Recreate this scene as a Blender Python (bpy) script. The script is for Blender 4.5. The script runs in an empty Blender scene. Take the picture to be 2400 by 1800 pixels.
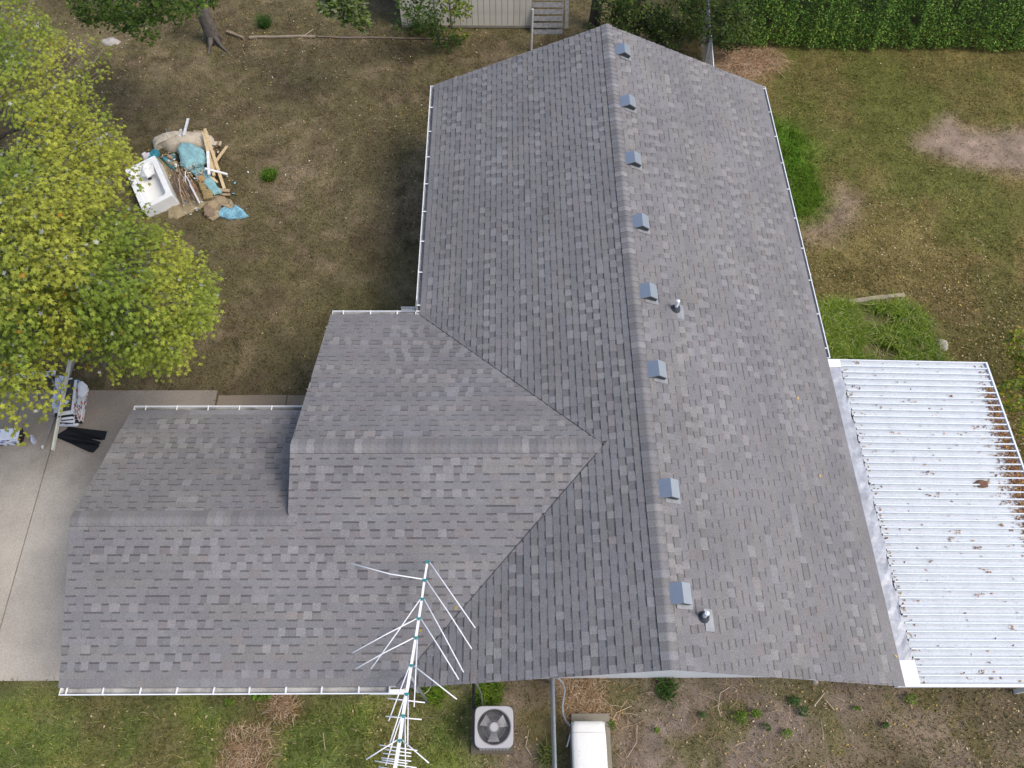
import bpy, math, random
import numpy as np
from mathutils import Vector, Matrix

random.seed(7)
RNG = np.random.default_rng(7)
scene = bpy.context.scene
COL = scene.collection

# ------------------------------------------------------------------ camera
FPX, PITCH, ROLL, YAW, CAMH = 1816.1, 0.50952, 0.01693, -0.0201, 17.0
RM = Matrix.Rotation(YAW, 3, 'Z') @ Matrix.Rotation(PITCH, 3, 'X') @ Matrix.Rotation(ROLL, 3, 'Z')
cam_data = bpy.data.cameras.new('camera')
cam_data.sensor_width = 36.0
cam_data.lens = FPX / 2400 * 36.0
cam_data.clip_start = 0.1
cam_data.clip_end = 2000
cam = bpy.data.objects.new('camera', cam_data)
COL.objects.link(cam)
cam.matrix_world = Matrix.Translation((0, 0, CAMH)) @ RM.to_4x4()
scene.camera = cam

# ------------------------------------------------------------------ light
SUN_EL, SUN_AZ = math.radians(54), math.radians(110)      # azimuth from north towards east
SUN_DIR = Vector((math.sin(SUN_AZ) * math.cos(SUN_EL), math.cos(SUN_AZ) * math.cos(SUN_EL), math.sin(SUN_EL)))
world = bpy.data.worlds.new('World')
scene.world = world
world.use_nodes = True
wn = world.node_tree.nodes
sky = wn.new('ShaderNodeTexSky')
sky.sky_type = 'NISHITA'
sky.sun_disc = False
sky.sun_elevation = SUN_EL
sky.sun_rotation = SUN_AZ
sky.air_density = 1.0
sky.dust_density = 2.5
sky.ozone_density = 1.0
wn['Background'].inputs['Strength'].default_value = 0.15
world.node_tree.links.new(sky.outputs[0], wn['Background'].inputs['Color'])
sun_data = bpy.data.lights.new('sun', 'SUN')
sun_data.energy = 1.5
sun_data.angle = math.radians(26)
sun_data.color = (1.0, 0.93, 0.84)
sun = bpy.data.objects.new('sun', sun_data)
COL.objects.link(sun)
sun.rotation_euler = SUN_DIR.to_track_quat('Z', 'Y').to_euler()
scene.view_settings.view_transform = 'Standard'
scene.view_settings.look = 'None'
scene.view_settings.exposure = 0.50
scene.view_settings.gamma = 1.0
scene.view_settings.use_curve_mapping = False
scene.render.engine = 'CYCLES'
scene.cycles.max_bounces = 6

# ------------------------------------------------------------------ helpers
def at(u, v, z=0.0):
    """the place in the world at height z that the photograph shows at (u, v)"""
    r = RM @ Vector(((u - 1200) / FPX, -(v - 900) / FPX, -1))
    k = (z - CAMH) / r.z
    return Vector((r.x * k, r.y * k, z))

def proj(p):
    q = RM.transposed() @ (Vector(p) - Vector((0, 0, CAMH)))
    return (1200 + FPX * q.x / -q.z, 900 - FPX * q.y / -q.z)

def s2l(c):
    return tuple((x / 255 / 12.92) if x / 255 <= .04045 else ((x / 255 + .055) / 1.055) ** 2.4 for x in c)

KEY = 1.15
def alb(r, g, b):
    return tuple(x / KEY for x in s2l((r, g, b)))

class MB:
    """collects shapes into one mesh"""
    def __init__(s):
        s.v = []; s.f = []; s.c = []
    def add(s, vs, fs, col=(1, 1, 1)):
        o = len(s.v)
        s.v.extend([tuple(p) for p in vs])
        for f in fs:
            s.f.append(tuple(i + o for i in f)); s.c.append(col)
    def box(s, c, size, rot=None, col=(1, 1, 1)):
        x, y, z = [q / 2 for q in size]
        vs = [Vector(p) for p in ((-x, -y, -z), (x, -y, -z), (x, y, -z), (-x, y, -z), (-x, -y, z), (x, -y, z), (x, y, z), (-x, y, z))]
        if rot is not None:
            vs = [rot @ p for p in vs]
        s.add([p + Vector(c) for p in vs], [(0, 3, 2, 1), (4, 5, 6, 7), (0, 1, 5, 4), (1, 2, 6, 5), (2, 3, 7, 6), (3, 0, 4, 7)], col)
    def beam(s, a, b, w, h, col=(1, 1, 1), up=Vector((0, 0, 1))):
        a, b = Vector(a), Vector(b)
        d = (b - a)
        L = d.length; d.normalize()
        side = d.cross(up)
        if side.length < 1e-4: side = d.cross(Vector((0, 1, 0)))
        side.normalize()
        n = side.cross(d)
        rot = Matrix((side, d, n)).transposed()
        s.box((a + b) / 2, (w, L, h), rot, col)
    def tube(s, pts, r, n=8, col=(1, 1, 1), caps=True):
        pts = [Vector(p) for p in pts]
        rs = r if isinstance(r, (list, tuple)) else [r] * len(pts)
        vs = []; fs = []
        prev = None
        for i, p in enumerate(pts):
            d = (pts[min(i + 1, len(pts) - 1)] - pts[max(i - 1, 0)]).normalized()
            if prev is None:
                ref = Vector((0, 0, 1)) if abs(d.z) < .9 else Vector((1, 0, 0))
                a = d.cross(ref).normalized()
            else:
                a = (prev - d * prev.dot(d)).normalized()
            prev = a
            b = d.cross(a)
            for k in range(n):
                t = 2 * math.pi * k / n
                vs.append(p + (a * math.cos(t) + b * math.sin(t)) * rs[i])
        for i in range(len(pts) - 1):
            for k in range(n):
                k2 = (k + 1) % n
                fs.append((i * n + k, i * n + k2, (i + 1) * n + k2, (i + 1) * n + k))
        if caps:
            fs.append(tuple(range(n - 1, -1, -1)))
            fs.append(tuple((len(pts) - 1) * n + k for k in range(n)))
        s.add(vs, fs, col)
    def lathe(s, c, prof, n=24, col=(1, 1, 1), axis=None):
        vs = []; fs = []
        for (r, z) in prof:
            for k in range(n):
                t = 2 * math.pi * k / n
                p = Vector((r * math.cos(t), r * math.sin(t), z))
                if axis is not None: p = axis @ p
                vs.append(Vector(c) + p)
        for i in range(len(prof) - 1):
            for k in range(n):
                k2 = (k + 1) % n
                fs.append((i * n + k, i * n + k2, (i + 1) * n + k2, (i + 1) * n + k))
        s.add(vs, fs, col)
    def prism(s, poly, z0, z1, col=(1, 1, 1)):
        n = len(poly)
        vs = [(p[0], p[1], z0) for p in poly] + [(p[0], p[1], z1) for p in poly]
        fs = [tuple(range(n - 1, -1, -1)), tuple(range(n, 2 * n))] + [(i, (i + 1) % n, n + (i + 1) % n, n + i) for i in range(n)]
        s.add(vs, fs, col)
    def mound(s, poly, z0, h, seed=0, rough=.25, rings=6, power=4, col=(1, 1, 1), dens=3, jag=0.0):
        """soft pile or folded sheet over an outline"""
        rr = random.Random(seed)
        pts = []
        n0 = len(poly)
        for i in range(n0):
            a, b = Vector(poly[i][:2]), Vector(poly[(i + 1) % n0][:2])
            for k in range(dens):
                pts.append(a.lerp(b, k / dens) + Vector((rr.uniform(-jag, jag), rr.uniform(-jag, jag))))
        n = len(pts)
        c = sum(pts, Vector((0, 0))) / n
        ph = [rr.uniform(0, 6.28) for _ in range(6)]
        vs = []; fs = []
        sc = [1.0] + [1 - ((k) / rings) ** 1.6 for k in range(rings)][0:]
        prof = [0.0] + [None] * rings
        for k in range(rings + 1):
            sk = 1.0 if k == 0 else 1 - (k - .75) / rings
            zk = 0.0 if k == 0 else h * (1 - sk ** power) ** .5
            for i, p in enumerate(pts):
                q = c.lerp(p, sk)
                w = (math.sin(q.x * 7 + ph[0]) * math.cos(q.y * 8 + ph[1]) + .6 * math.sin(q.x * 17 + q.y * 11 + ph[2]) + .9 * (.4 - abs(math.sin(q.x * 9 * math.cos(ph[3]) + q.y * 9 * math.sin(ph[3]) + ph[4]))) + .35 * math.sin(q.x * 37 + ph[5]) * math.sin(q.y * 33))
                vs.append((q.x, q.y, z0 + (zk * (1 + rough * w) if k else -.01)))
        for k in range(rings):
            for i in range(n):
                j = (i + 1) % n
                fs.append((k * n + i, k * n + j, (k + 1) * n + j, (k + 1) * n + i))
        fs.append(tuple(rings * n + i for i in range(n)))
        s.add(vs, fs, col)
    def build(s, name, mat, parent=None, smooth=False, loc=None):
        me = bpy.data.meshes.new(name)
        me.from_pydata([tuple(p) for p in s.v], [], s.f)
        a = me.attributes.new('Col', 'FLOAT_COLOR', 'FACE')
        arr = np.ones((len(s.f), 4), dtype=np.float32)
        if len(s.f): arr[:, :3] = np.array(s.c, dtype=np.float32)
        a.data.foreach_set('color', arr.ravel())
        if smooth:
            me.polygons.foreach_set('use_smooth', [True] * len(me.polygons))
        me.materials.append(mat)
        me.update()
        o = bpy.data.objects.new(name, me)
        COL.objects.link(o)
        if parent: o.parent = parent
        return o

def np_mesh(name, V, F, C, mat, parent=None, domain='FACE', smooth=False):
    """V n x 3, F m x k, C colours per face or per point"""
    me = bpy.data.meshes.new(name)
    V = np.asarray(V, dtype=np.float32); F = np.asarray(F, dtype=np.int32)
    m, k = F.shape
    me.vertices.add(len(V)); me.vertices.foreach_set('co', V.ravel())
    me.loops.add(m * k); me.loops.foreach_set('vertex_index', F.ravel())
    me.polygons.add(m)
    me.polygons.foreach_set('loop_start', np.arange(0, m * k, k, dtype=np.int32))
    if smooth: me.polygons.foreach_set('use_smooth', np.ones(m, dtype=bool))
    me.update(calc_edges=True)
    a = me.attributes.new('Col', 'FLOAT_COLOR', domain)
    arr = np.ones((len(C), 4), dtype=np.float32); arr[:, :3] = C
    a.data.foreach_set('color', arr.ravel())
    me.materials.append(mat)
    me.update()
    o = bpy.data.objects.new(name, me)
    COL.objects.link(o)
    if parent: o.parent = parent
    return o

def tag(o, label=None, cat=None, group=None, kind=None):
    if label: o['label'] = label
    if cat: o['category'] = cat
    if group: o['group'] = group
    if kind: o['kind'] = kind
    return o

def thing(name, label, cat, loc=(0, 0, 0), group=None, kind=None):
    o = bpy.data.objects.new(name, None)
    o.empty_display_size = .2
    COL.objects.link(o)
    o.location = loc
    return tag(o, label, cat, group, kind)

def copy_tree(o, parent=None):
    c = o.copy(); COL.objects.link(c)
    c.parent = parent
    for ch in list(o.children):
        copy_tree(ch, c)
    return c

# smooth lattice noise for painting the ground cover
_T = RNG.random((16, 256, 256))
def vnoise(x, y, seed=0):
    T = _T[seed % 16]
    xi = np.floor(x).astype(int); yi = np.floor(y).astype(int)
    fx = x - xi; fy = y - yi
    fx = fx * fx * (3 - 2 * fx); fy = fy * fy * (3 - 2 * fy)
    g = lambda a, b: T[a & 255, b & 255]
    return (g(xi, yi) * (1 - fx) + g(xi + 1, yi) * fx) * (1 - fy) + (g(xi, yi + 1) * (1 - fx) + g(xi + 1, yi + 1) * fx) * fy

def fbm(x, y, scale, seed=0, octv=4):
    t = 0; a = 1; n = 0
    for i in range(octv):
        t = t + a * vnoise(x / scale * 2 ** i + 17.3 * i + 40, y / scale * 2 ** i + 9.1 * i + 40, seed + i)
        n += a; a *= .55
    return t / n

# ------------------------------------------------------------------ materials
MATS = {}
def mat(name, col=(1, 1, 1), rough=.7, metal=0.0, attr=False, noise=0.0, nscale=8.0, fine=0.0, fscale=120.0, bump=0.0, bscale=60.0,
        trans=0.0, spec=.3, back=None, streak=None):
    if name in MATS: return MATS[name]
    m = bpy.data.materials.new(name); m.use_nodes = True
    nt = m.node_tree; N = nt.nodes; L = nt.links
    b = N['Principled BSDF']
    b.inputs['Roughness'].default_value = rough
    b.inputs['Metallic'].default_value = metal
    b.inputs['Specular IOR Level'].default_value = spec
    rgb = N.new('ShaderNodeRGB'); rgb.outputs[0].default_value = (*col, 1)
    cur = rgb.outputs[0]
    def mul(a, bsock, fac=1.0):
        x = N.new('ShaderNodeMix'); x.data_type = 'RGBA'; x.blend_type = 'MULTIPLY'
        x.inputs[0].default_value = fac
        L.new(a, x.inputs[6]); L.new(bsock, x.inputs[7])
        return x.outputs[2]
    if attr:
        a = N.new('ShaderNodeAttribute'); a.attribute_name = 'Col'
        cur = mul(cur, a.outputs['Color'])
        oi = N.new('ShaderNodeObjectInfo')
        cur = mul(cur, oi.outputs['Color'])
    tc = N.new('ShaderNodeTexCoord')
    def noisy(sc, amt, det=5.0, vec=None):
        n = N.new('ShaderNodeTexNoise'); n.inputs['Scale'].default_value = sc; n.inputs['Detail'].default_value = det
        L.new(vec if vec else tc.outputs['Object'], n.inputs['Vector'])
        mr = N.new('ShaderNodeMapRange')
        mr.inputs['From Min'].default_value = .25; mr.inputs['From Max'].default_value = .75
        mr.inputs['To Min'].default_value = 1 - amt; mr.inputs['To Max'].default_value = 1 + amt
        L.new(n.outputs['Fac'], mr.inputs['Value'])
        cmb = N.new('ShaderNodeCombineColor')
        for i in range(3): L.new(mr.outputs[0], cmb.inputs[i])
        return cmb.outputs[0]
    if noise: cur = mul(cur, noisy(nscale, noise))
    if fine: cur = mul(cur, noisy(fscale, fine, 2.0))
    if streak:
        mp = N.new('ShaderNodeMapping'); mp.inputs['Scale'].default_value = streak[0]
        oi2 = N.new('ShaderNodeObjectInfo'); cb_ = N.new('ShaderNodeCombineXYZ')
        mm = N.new('ShaderNodeMath'); mm.operation = 'MULTIPLY'; mm.inputs[1].default_value = 90.0
        L.new(oi2.outputs['Random'], mm.inputs[0])
        for k_ in range(3): L.new(mm.outputs[0], cb_.inputs[k_])
        L.new(cb_.outputs[0], mp.inputs['Location'])
        L.new(tc.outputs['Object'], mp.inputs['Vector'])
        n = N.new('ShaderNodeTexNoise'); n.inputs['Scale'].default_value = 1.0; n.inputs['Detail'].default_value = 8.0; n.inputs['Roughness'].default_value = .7
        L.new(mp.outputs[0], n.inputs['Vector'])
        cr = N.new('ShaderNodeValToRGB')
        cr.color_ramp.elements[0].position = streak[1]; cr.color_ramp.elements[0].color = (1, 1, 1, 1)
        cr.color_ramp.elements[1].position = streak[2]; cr.color_ramp.elements[1].color = (*streak[3], 1)
        L.new(n.outputs['Fac'], cr.inputs[0])
        cur = mul(cur, cr.outputs[0])
    if back:
        g = N.new('ShaderNodeNewGeometry')
        x = N.new('ShaderNodeMix'); x.data_type = 'RGBA'
        L.new(g.outputs['Backfacing'], x.inputs[0]); L.new(cur, x.inputs[6]); x.inputs[7].default_value = (*back, 1)
        cur = x.outputs[2]
    L.new(cur, b.inputs['Base Color'])
    if bump:
        n = N.new('ShaderNodeTexNoise'); n.inputs['Scale'].default_value = bscale; n.inputs['Detail'].default_value = 4
        L.new(tc.outputs['Object'], n.inputs['Vector'])
        bp = N.new('ShaderNodeBump'); bp.inputs['Strength'].default_value = bump; bp.inputs['Distance'].default_value = .02
        L.new(n.outputs['Fac'], bp.inputs['Height']); L.new(bp.outputs[0], b.inputs['Normal'])
    if trans:
        tr = N.new('ShaderNodeBsdfTranslucent'); L.new(cur, tr.inputs['Color'])
        ms = N.new('ShaderNodeMixShader'); ms.inputs[0].default_value = trans
        L.new(b.outputs[0], ms.inputs[1]); L.new(tr.outputs[0], ms.inputs[2])
        L.new(ms.outputs[0], N['Material Output'].inputs['Surface'])
    MATS[name] = m
    return m

M_SHINGLE = mat('asphalt_shingle', (1, 1, 1), .95, attr=True, noise=.12, nscale=.8, fine=.34, fscale=62, bump=.25, bscale=220, spec=.15)
M_WHITE = mat('white_paint', (.80, .81, .82), .45, noise=.04, nscale=3, attr=True)
M_SIDING = mat('white_siding', (.86, .87, .88), .4, noise=.04, nscale=3)
M_GUTTER = mat('gutter_white', (.78, .79, .80), .35, noise=.08, nscale=4)
M_GUTIN = mat('gutter_inside', (.30, .30, .30), .7, noise=.35, nscale=5, fine=.2, fscale=40)
M_BLACK = mat('black_rubber', (.02, .022, .025), .5, noise=.2, nscale=20)
M_DARK = mat('dark_metal', (.07, .07, .075), .5)
M_GALV = mat('galvanised_steel', (.42, .44, .46), .42, metal=.6, noise=.15, nscale=14)
M_VENT = mat('painted_vent_metal', (.42, .44, .47), .30, metal=.72, noise=.05, nscale=5, attr=True)
M_FLASH = mat('flashing_metal', (.27, .28, .29), .5, metal=.2, noise=.2, nscale=9)
M_ALU = mat('aluminium_sheet', (.41, .42, .445), .45, metal=.15, noise=.28, nscale=3.2, fine=.12, fscale=20, bump=.35, bscale=7)
M_CONC = mat('concrete', (1, 1, 1), .9, attr=True, noise=.24, nscale=.7, fine=.16, fscale=45, bump=.15, bscale=120)
M_DRIVE = mat('stained_concrete', (1, 1, 1), .9, attr=True, noise=.2, nscale=.8, fine=.2, fscale=45, bump=.15, bscale=120)
def stain(m):
    nt = m.node_tree; N = nt.nodes; L = nt.links; b = N['Principled BSDF']
    src = b.inputs['Base Color'].links[0].from_socket
    tc = N.new('ShaderNodeTexCoord'); sp = N.new('ShaderNodeSeparateXYZ'); L.new(tc.outputs['Object'], sp.inputs[0])
    n = N.new('ShaderNodeTexNoise'); n.inputs['Scale'].default_value = .9; n.inputs['Detail'].default_value = 7; n.inputs['Roughness'].default_value = .65
    L.new(tc.outputs['Object'], n.inputs['Vector'])
    ma = N.new('ShaderNodeMath'); ma.operation = 'MULTIPLY_ADD'; ma.inputs[1].default_value = 3.4
    L.new(n.outputs['Fac'], ma.inputs[0]); L.new(sp.outputs['Y'], ma.inputs[2])
    mr = N.new('ShaderNodeMapRange'); mr.inputs['From Min'].default_value = 8.2; mr.inputs['From Max'].default_value = 9.8
    L.new(ma.outputs[0], mr.inputs['Value'])
    x = N.new('ShaderNodeMix'); x.data_type = 'RGBA'; x.blend_type = 'MULTIPLY'
    L.new(mr.outputs[0], x.inputs[0]); L.new(src, x.inputs[6]); x.inputs[7].default_value = (.60, .575, .55, 1)
    L.new(x.outputs[2], b.inputs['Base Color'])
stain(M_DRIVE)
M_GROUND = mat('soil_and_thatch', (1, 1, 1), .98, attr=True, fine=.42, fscale=48, noise=.12, nscale=5, bump=.8, bscale=35, spec=.1)
M_BLADE = mat('grass_blade', (1, 1, 1), .85, attr=True, spec=.12, trans=.25)
M_LEAF = mat('maple_leaf', (1, 1, 1), .5, attr=True, trans=.36, spec=.3, back=(.50, .53, .44))
M_LEAF2 = mat('plain_leaf', (1, 1, 1), .55, attr=True, trans=.3, spec=.22)
M_DRY = mat('dead_leaf', (1, 1, 1), .8, attr=True, spec=.2)
M_BARK = mat('bark', (.115, .10, .085), .95, noise=.4, nscale=9, fine=.3, fscale=60, bump=.8, bscale=45)
M_TWIG = mat('twig', (.20, .18, .16), .9, noise=.3, nscale=6, attr=True)
M_WOOD = mat('bare_wood', (1, 1, 1), .8, attr=True, noise=.2, nscale=9, fine=.12, fscale=50)
M_CARPET = mat('carpet', (1, 1, 1), .98, attr=True, noise=.2, nscale=7, fine=.22, fscale=70, bump=.6, bscale=70, spec=.05)
M_PLASTIC = mat('wrap_plastic', (1, 1, 1), .35, attr=True, noise=.08, nscale=9)
M_ENAMEL = mat('white_enamel', (.80, .80, .78), .22, noise=.06, nscale=4, spec=.5)
M_CREAM = mat('cream_siding', (.66, .61, .51), .65, noise=.12, nscale=2.5, attr=True)
M_WEATHER = mat('weathered_wood', (.27, .265, .26), .9, noise=.3, nscale=12, fine=.2, fscale=70, attr=True)
M_STONE = mat('stone', (.42, .38, .34), .9, noise=.25, nscale=6, bump=.5, bscale=20)
M_AC = mat('grey_enamel', (.43, .42, .43), .4, noise=.05, nscale=5, attr=True)
M_GEN = mat('ivory_enamel', (.78, .78, .74), .3, noise=.03, nscale=4, attr=True)
M_PAN = mat('white_pan_metal', (.69, .725, .755), .55, noise=.07, nscale=3,
            attr=True, streak=((9, 60, 16), .56, .70, (.45, .46, .46)), fine=.10, fscale=42)
M_TEAL = mat('teal_plastic', (.03, .22, .22), .4)
M_ANT = mat('antenna_aluminium', (.80, .80, .81), .4, noise=.06, nscale=8)

# ================================================================== THE SETTING
ZE = 2.5                                  # eave height
S1, S2 = 5 / 12, .394                     # slopes: main roof, wing and garage
XR, XL, XE = 2.588, -1.894, 7.07
YN, YS = 17.434, 2.004
ZR = ZE + S1 * (XR - XL)
YW, XW = 5.953, -3.882
Y0 = 2.018                                # south eave of wing and garage
ZW = ZE + S2 * (YW - Y0)
YWN = YW + (YW - Y0)
YG, XG = 4.743, -7.779
ZG = ZE + S2 * (YG - Y0)
YGN = YG + (YG - Y0)
XV = XL + (ZW - ZE) / S1                  # where the wing ridge dies into the main roof

def in_rect(x, y, r): return (x > r[0]) & (x < r[1]) & (y > r[2]) & (y < r[3])
DRIVE = (-16.5, -7.15, 2.50, 9.32)
WALK = (-7.11, -3.6, 8.55, 9.20)
def built(x, y):
    return (in_rect(x, y, (XL + .35, XE - .35, YS + .5, YN - .3)) | in_rect(x, y, (XW + .2, XL + .5, Y0 + .35, YWN - .35)) |
            in_rect(x, y, (XG + .15, XW + .3, Y0 + .35, YGN - .35)) | in_rect(x, y, DRIVE) | in_rect(x, y, WALK) |
            in_rect(x, y, (-7.2, -3.6, 6.9, 8.6)))

def poly_dist(x, y, poly):
    """signed distance to an outline, positive inside"""
    P = np.array([(p[0], p[1]) for p in poly]); n = len(P)
    d = np.full(x.shape, 1e9); inside = np.zeros(x.shape, bool)
    for i in range(n):
        a, b = P[i], P[(i + 1) % n]
        ab = b - a
        t = np.clip(((x - a[0]) * ab[0] + (y - a[1]) * ab[1]) / (ab @ ab), 0, 1)
        d = np.minimum(d, np.hypot(x - a[0] - t * ab[0], y - a[1] - t * ab[1]))
        c = ((a[1] > y) != (b[1] > y)) & (x < (b[0] - a[0]) * (y - a[1]) / (b[1] - a[1] + 1e-12) + a[0])
        inside ^= c
    return np.where(inside, d, -d)

def pixpoly(pts, z=0): return [at(u, v, z) for u, v in pts]
BARE1 = pixpoly(((2150, 318), (2190, 300), (2225, 272), (2260, 300), (2330, 308), (2440, 295), (2440, 415), (2330, 400), (2260, 385), (2190, 360), (2148, 345)))
BARE2 = pixpoly(((1945, 470), (1975, 440), (2010, 470), (2000, 520), (1955, 560), (1890, 560), (1885, 530), (1930, 510)))
LUSH = pixpoly(((1800, 290), (1850, 300), (1900, 350), (1905, 420), (1930, 470), (1900, 505), (1860, 515), (1800, 400)))
BED = pixpoly(((1905, 748), (1945, 728), (2112, 712), (2165, 755), (2190, 830), (2215, 870), (1900, 870)))
STRAW1 = pixpoly(((1660, 110), (1720, 105), (1800, 118), (1830, 145), (1790, 175), (1740, 185), (1680, 165)))
STRAW2 = pixpoly(((1310, 1590), (1400, 1590), (1405, 1650), (1440, 1690), (1330, 1690), (1320, 1640)))
STRAW3 = pixpoly(((540, 1710), (600, 1700), (640, 1730), (632, 1800), (620, 1840), (525, 1840), (525, 1760)))
STRAW4 = pixpoly(((635, 1620), (680, 1622), (690, 1660), (660, 1690), (635, 1660)))
GREENS = pixpoly(((-200, 1590), (560, 1610), (940, 1620), (1100, 1640), (1130, 1900), (-200, 1900)))
DIRTS = pixpoly(((1310, 1590), (2020, 1600), (2080, 1640), (1990, 1720), (1900, 1760), (1800, 1860), (1440, 1860), (1420, 1700), (1500, 1660)))

def sm(d, w): return np.clip(d / w * .5 + .5, 0, 1)

def cover(x, y):
    """what grows or lies where: colour (albedo), grass amount, blade length"""
    n1 = fbm(x, y, 2.6, 0); n2 = fbm(x, y, .8, 3); n3 = fbm(x, y, .3, 6, 3); n4 = fbm(x, y, 5.5, 8)
    wob = (n2 - .5) * 1.1 + (n3 - .5) * .5
    def mixc(a, b, t): return a * (1 - t[..., None]) + b * t[..., None]
    A = lambda *c: np.array(alb(*c))
    one = np.ones(x.shape)
    # yard west and north of the house: worn brown turf
    c = mixc(one[..., None] * A(101, 92, 67), A(115, 104, 79), np.clip((n1 - .47) * 5, 0, 1))
    c = mixc(c, A(88, 76, 60), np.clip((n2 - .50) * 6, 0, 1) * .6)
    c = mixc(c, A(136, 120, 98), np.clip((fbm(x, y, .55, 13, 3) - .58) * 8, 0, 1) * .35)
    grn = np.clip((fbm(x, y, 1.9, 11) - .47) * 6, 0, 1) * np.clip(1 - (y - 8) / 12, 0.1, 1) * np.clip((x + 13) / 9, .15, 1)
    c = mixc(c, A(90, 87, 58), grn * .9)
    c = mixc(c, A(150, 132, 112), np.clip((n4 - .60) * 9, 0, 1) * np.clip((n2 - .42) * 5, 0, 1) * .45)
    g = .62 + .3 * grn; ln = one * .055
    # east yard: dry olive lawn
    e = np.clip((x - 5.5) / 1.0, 0, 1) * (y > 2.4)
    ce = mixc(one[..., None] * A(107, 99, 60), A(119, 107, 67), np.clip((n1 - .44) * 5, 0, 1))
    ge = np.clip((fbm(x, y, 1.5, 5) - .45) * 6, 0, 1)
    ce = mixc(ce, A(92, 97, 48), ge * .7)
    ce = mixc(ce, A(94, 78, 56), np.clip((14.5 - y) / 3, 0, 1) * .45)
    c = mixc(c, ce, e); g = g * (1 - e) + e * (.8); ln = ln * (1 - e) + e * .06
    # south strip
    s = (y < 2.6).astype(float) * one
    cs = mixc(one[..., None] * A(104, 96, 66), A(126, 112, 96), np.clip((n2 - .45) * 5, 0, 1))
    cs = mixc(cs, A(96, 86, 66), np.clip((n1 - .5) * 5, 0, 1) * .8)
    c = mixc(c, cs, s); g = g * (1 - s) + .55 * s
    gs = sm(poly_dist(x, y, GREENS) + wob * .5, .5) * s
    cg = mixc(one[..., None] * A(94, 104, 56), A(108, 116, 60), np.clip((n2 - .45) * 5, 0, 1))
    cg = mixc(cg, A(116, 104, 74), np.clip((n1 - .56) * 6, 0, 1) * .7)
    c = mixc(c, cg, gs); g = g * (1 - gs) + 1.0 * gs; ln = ln * (1 - gs) + .085 * gs
    ds = sm(poly_dist(x, y, DIRTS) + wob * .7, .5) * s
    cd = mixc(one[..., None] * A(124, 111, 100), A(106, 93, 78), np.clip((n2 - .48) * 6, 0, 1))
    og = np.clip((fbm(x, y, .9, 14, 3) - .52) * 8, 0, 1)
    cd = mixc(cd, A(98, 94, 62), og * .8)
    c = mixc(c, cd, ds); g = g * (1 - ds * .8 * (1 - og))
    for P, colr, gg, lim, w in ((BARE1, (142, 124, 108), .05, .2, .35), (BARE2, (134, 116, 100), .1, .35, .5), (LUSH, (84, 118, 38), 1.0, .5, .6),
                             (BED, (104, 92, 74), .12, .1, .2), (STRAW1, (150, 120, 98), .1, .3, .5), (STRAW2, (138, 114, 88), .15, .15, .3),
                             (STRAW3, (130, 106, 86), .1, .2, .35), (STRAW4, (136, 104, 76), .2, .1, .25)):
        m = sm(poly_dist(x, y, P) + wob * lim, w)
        c = mixc(c, np.array(alb(*colr)) * (.85 + .3 * n3[..., None]), m)
        g = g * (1 - m) + gg * m
        if P is LUSH: ln = ln * (1 - m) + .13 * m
    c = c * (.80 + .70 * n3[..., None])
    return c, np.clip(g, 0, 1), ln

# ground: a fine sheet round the house that grades into a wide one out to the horizon
gx = np.concatenate([[-900, -300, -120, -60, -35], np.arange(-22, 22.01, .075), [35, 60, 120, 300, 900]])
gy = np.concatenate([[-900, -300, -120, -50, -20, -8], np.arange(-2, 28.01, .075), [40, 70, 120, 300, 900]])
GX, GY = np.meshgrid(gx, gy)
gc, gg, gl = cover(GX, GY)
GZ = (fbm(GX, GY, 1.4, 2) - .5) * .05 + (fbm(GX, GY, .25, 4, 2) - .5) * .025
GZ = GZ - .02
GZ = np.where(built(GX, GY), np.minimum(GZ, -.03), GZ)
nx, ny = len(gx), len(gy)
idx = np.arange(nx * ny).reshape(ny, nx)
GF = np.stack([idx[:-1, :-1], idx[:-1, 1:], idx[1:, 1:], idx[1:, :-1]], -1).reshape(-1, 4)
ground = np_mesh('ground', np.stack([GX, GY, GZ], -1).reshape(-1, 3), GF, gc.reshape(-1, 3), M_GROUND, domain='POINT', smooth=True)
tag(ground, 'worn brown and olive turf ground of the house yard', 'ground', kind='structure')

# driveway and walk: separate concrete slabs with real joints
drive = thing('driveway', 'stained grey concrete driveway beside the garage', 'driveway', kind='structure')
ja, jb = at(0, 1475), at(120, 1050)
jd = (jb - ja).normalized()
def jx(y): return ja.x + (y - ja.y) * (jb.x - ja.x) / (jb.y - ja.y)
def slab(poly, z, parent, col, name='slab'):
    m = MB(); m.prism(poly, -.14, z, col); return m.build(name, M_DRIVE, parent)
ga = .012
yl = 6.0
slab([(jx(2.50) + ga, 2.50), (DRIVE[1], 2.50), (DRIVE[1], 9.32), (jx(9.32) + ga, 9.32)], .008, drive, alb(184, 174, 160))
slab([(-16.5, 2.50), (jx(2.50) - ga, 2.50), (jx(9.32) - ga, 9.32), (-16.5, 9.32)], .008, drive, alb(186, 176, 161))
walk = thing('path', 'narrow concrete path along the garage eave', 'path', kind='structure')
wx = [-7.115, -5.40, -3.9, -2.6]
for i in range(3):
    slab([(wx[i] + .012, 8.3), (wx[i + 1] - .012, 8.3), (wx[i + 1] - .012, 9.19 + .01 * i), (wx[i] + .012, 9.18)], -.002, walk, alb(182, 168, 150))

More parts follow.
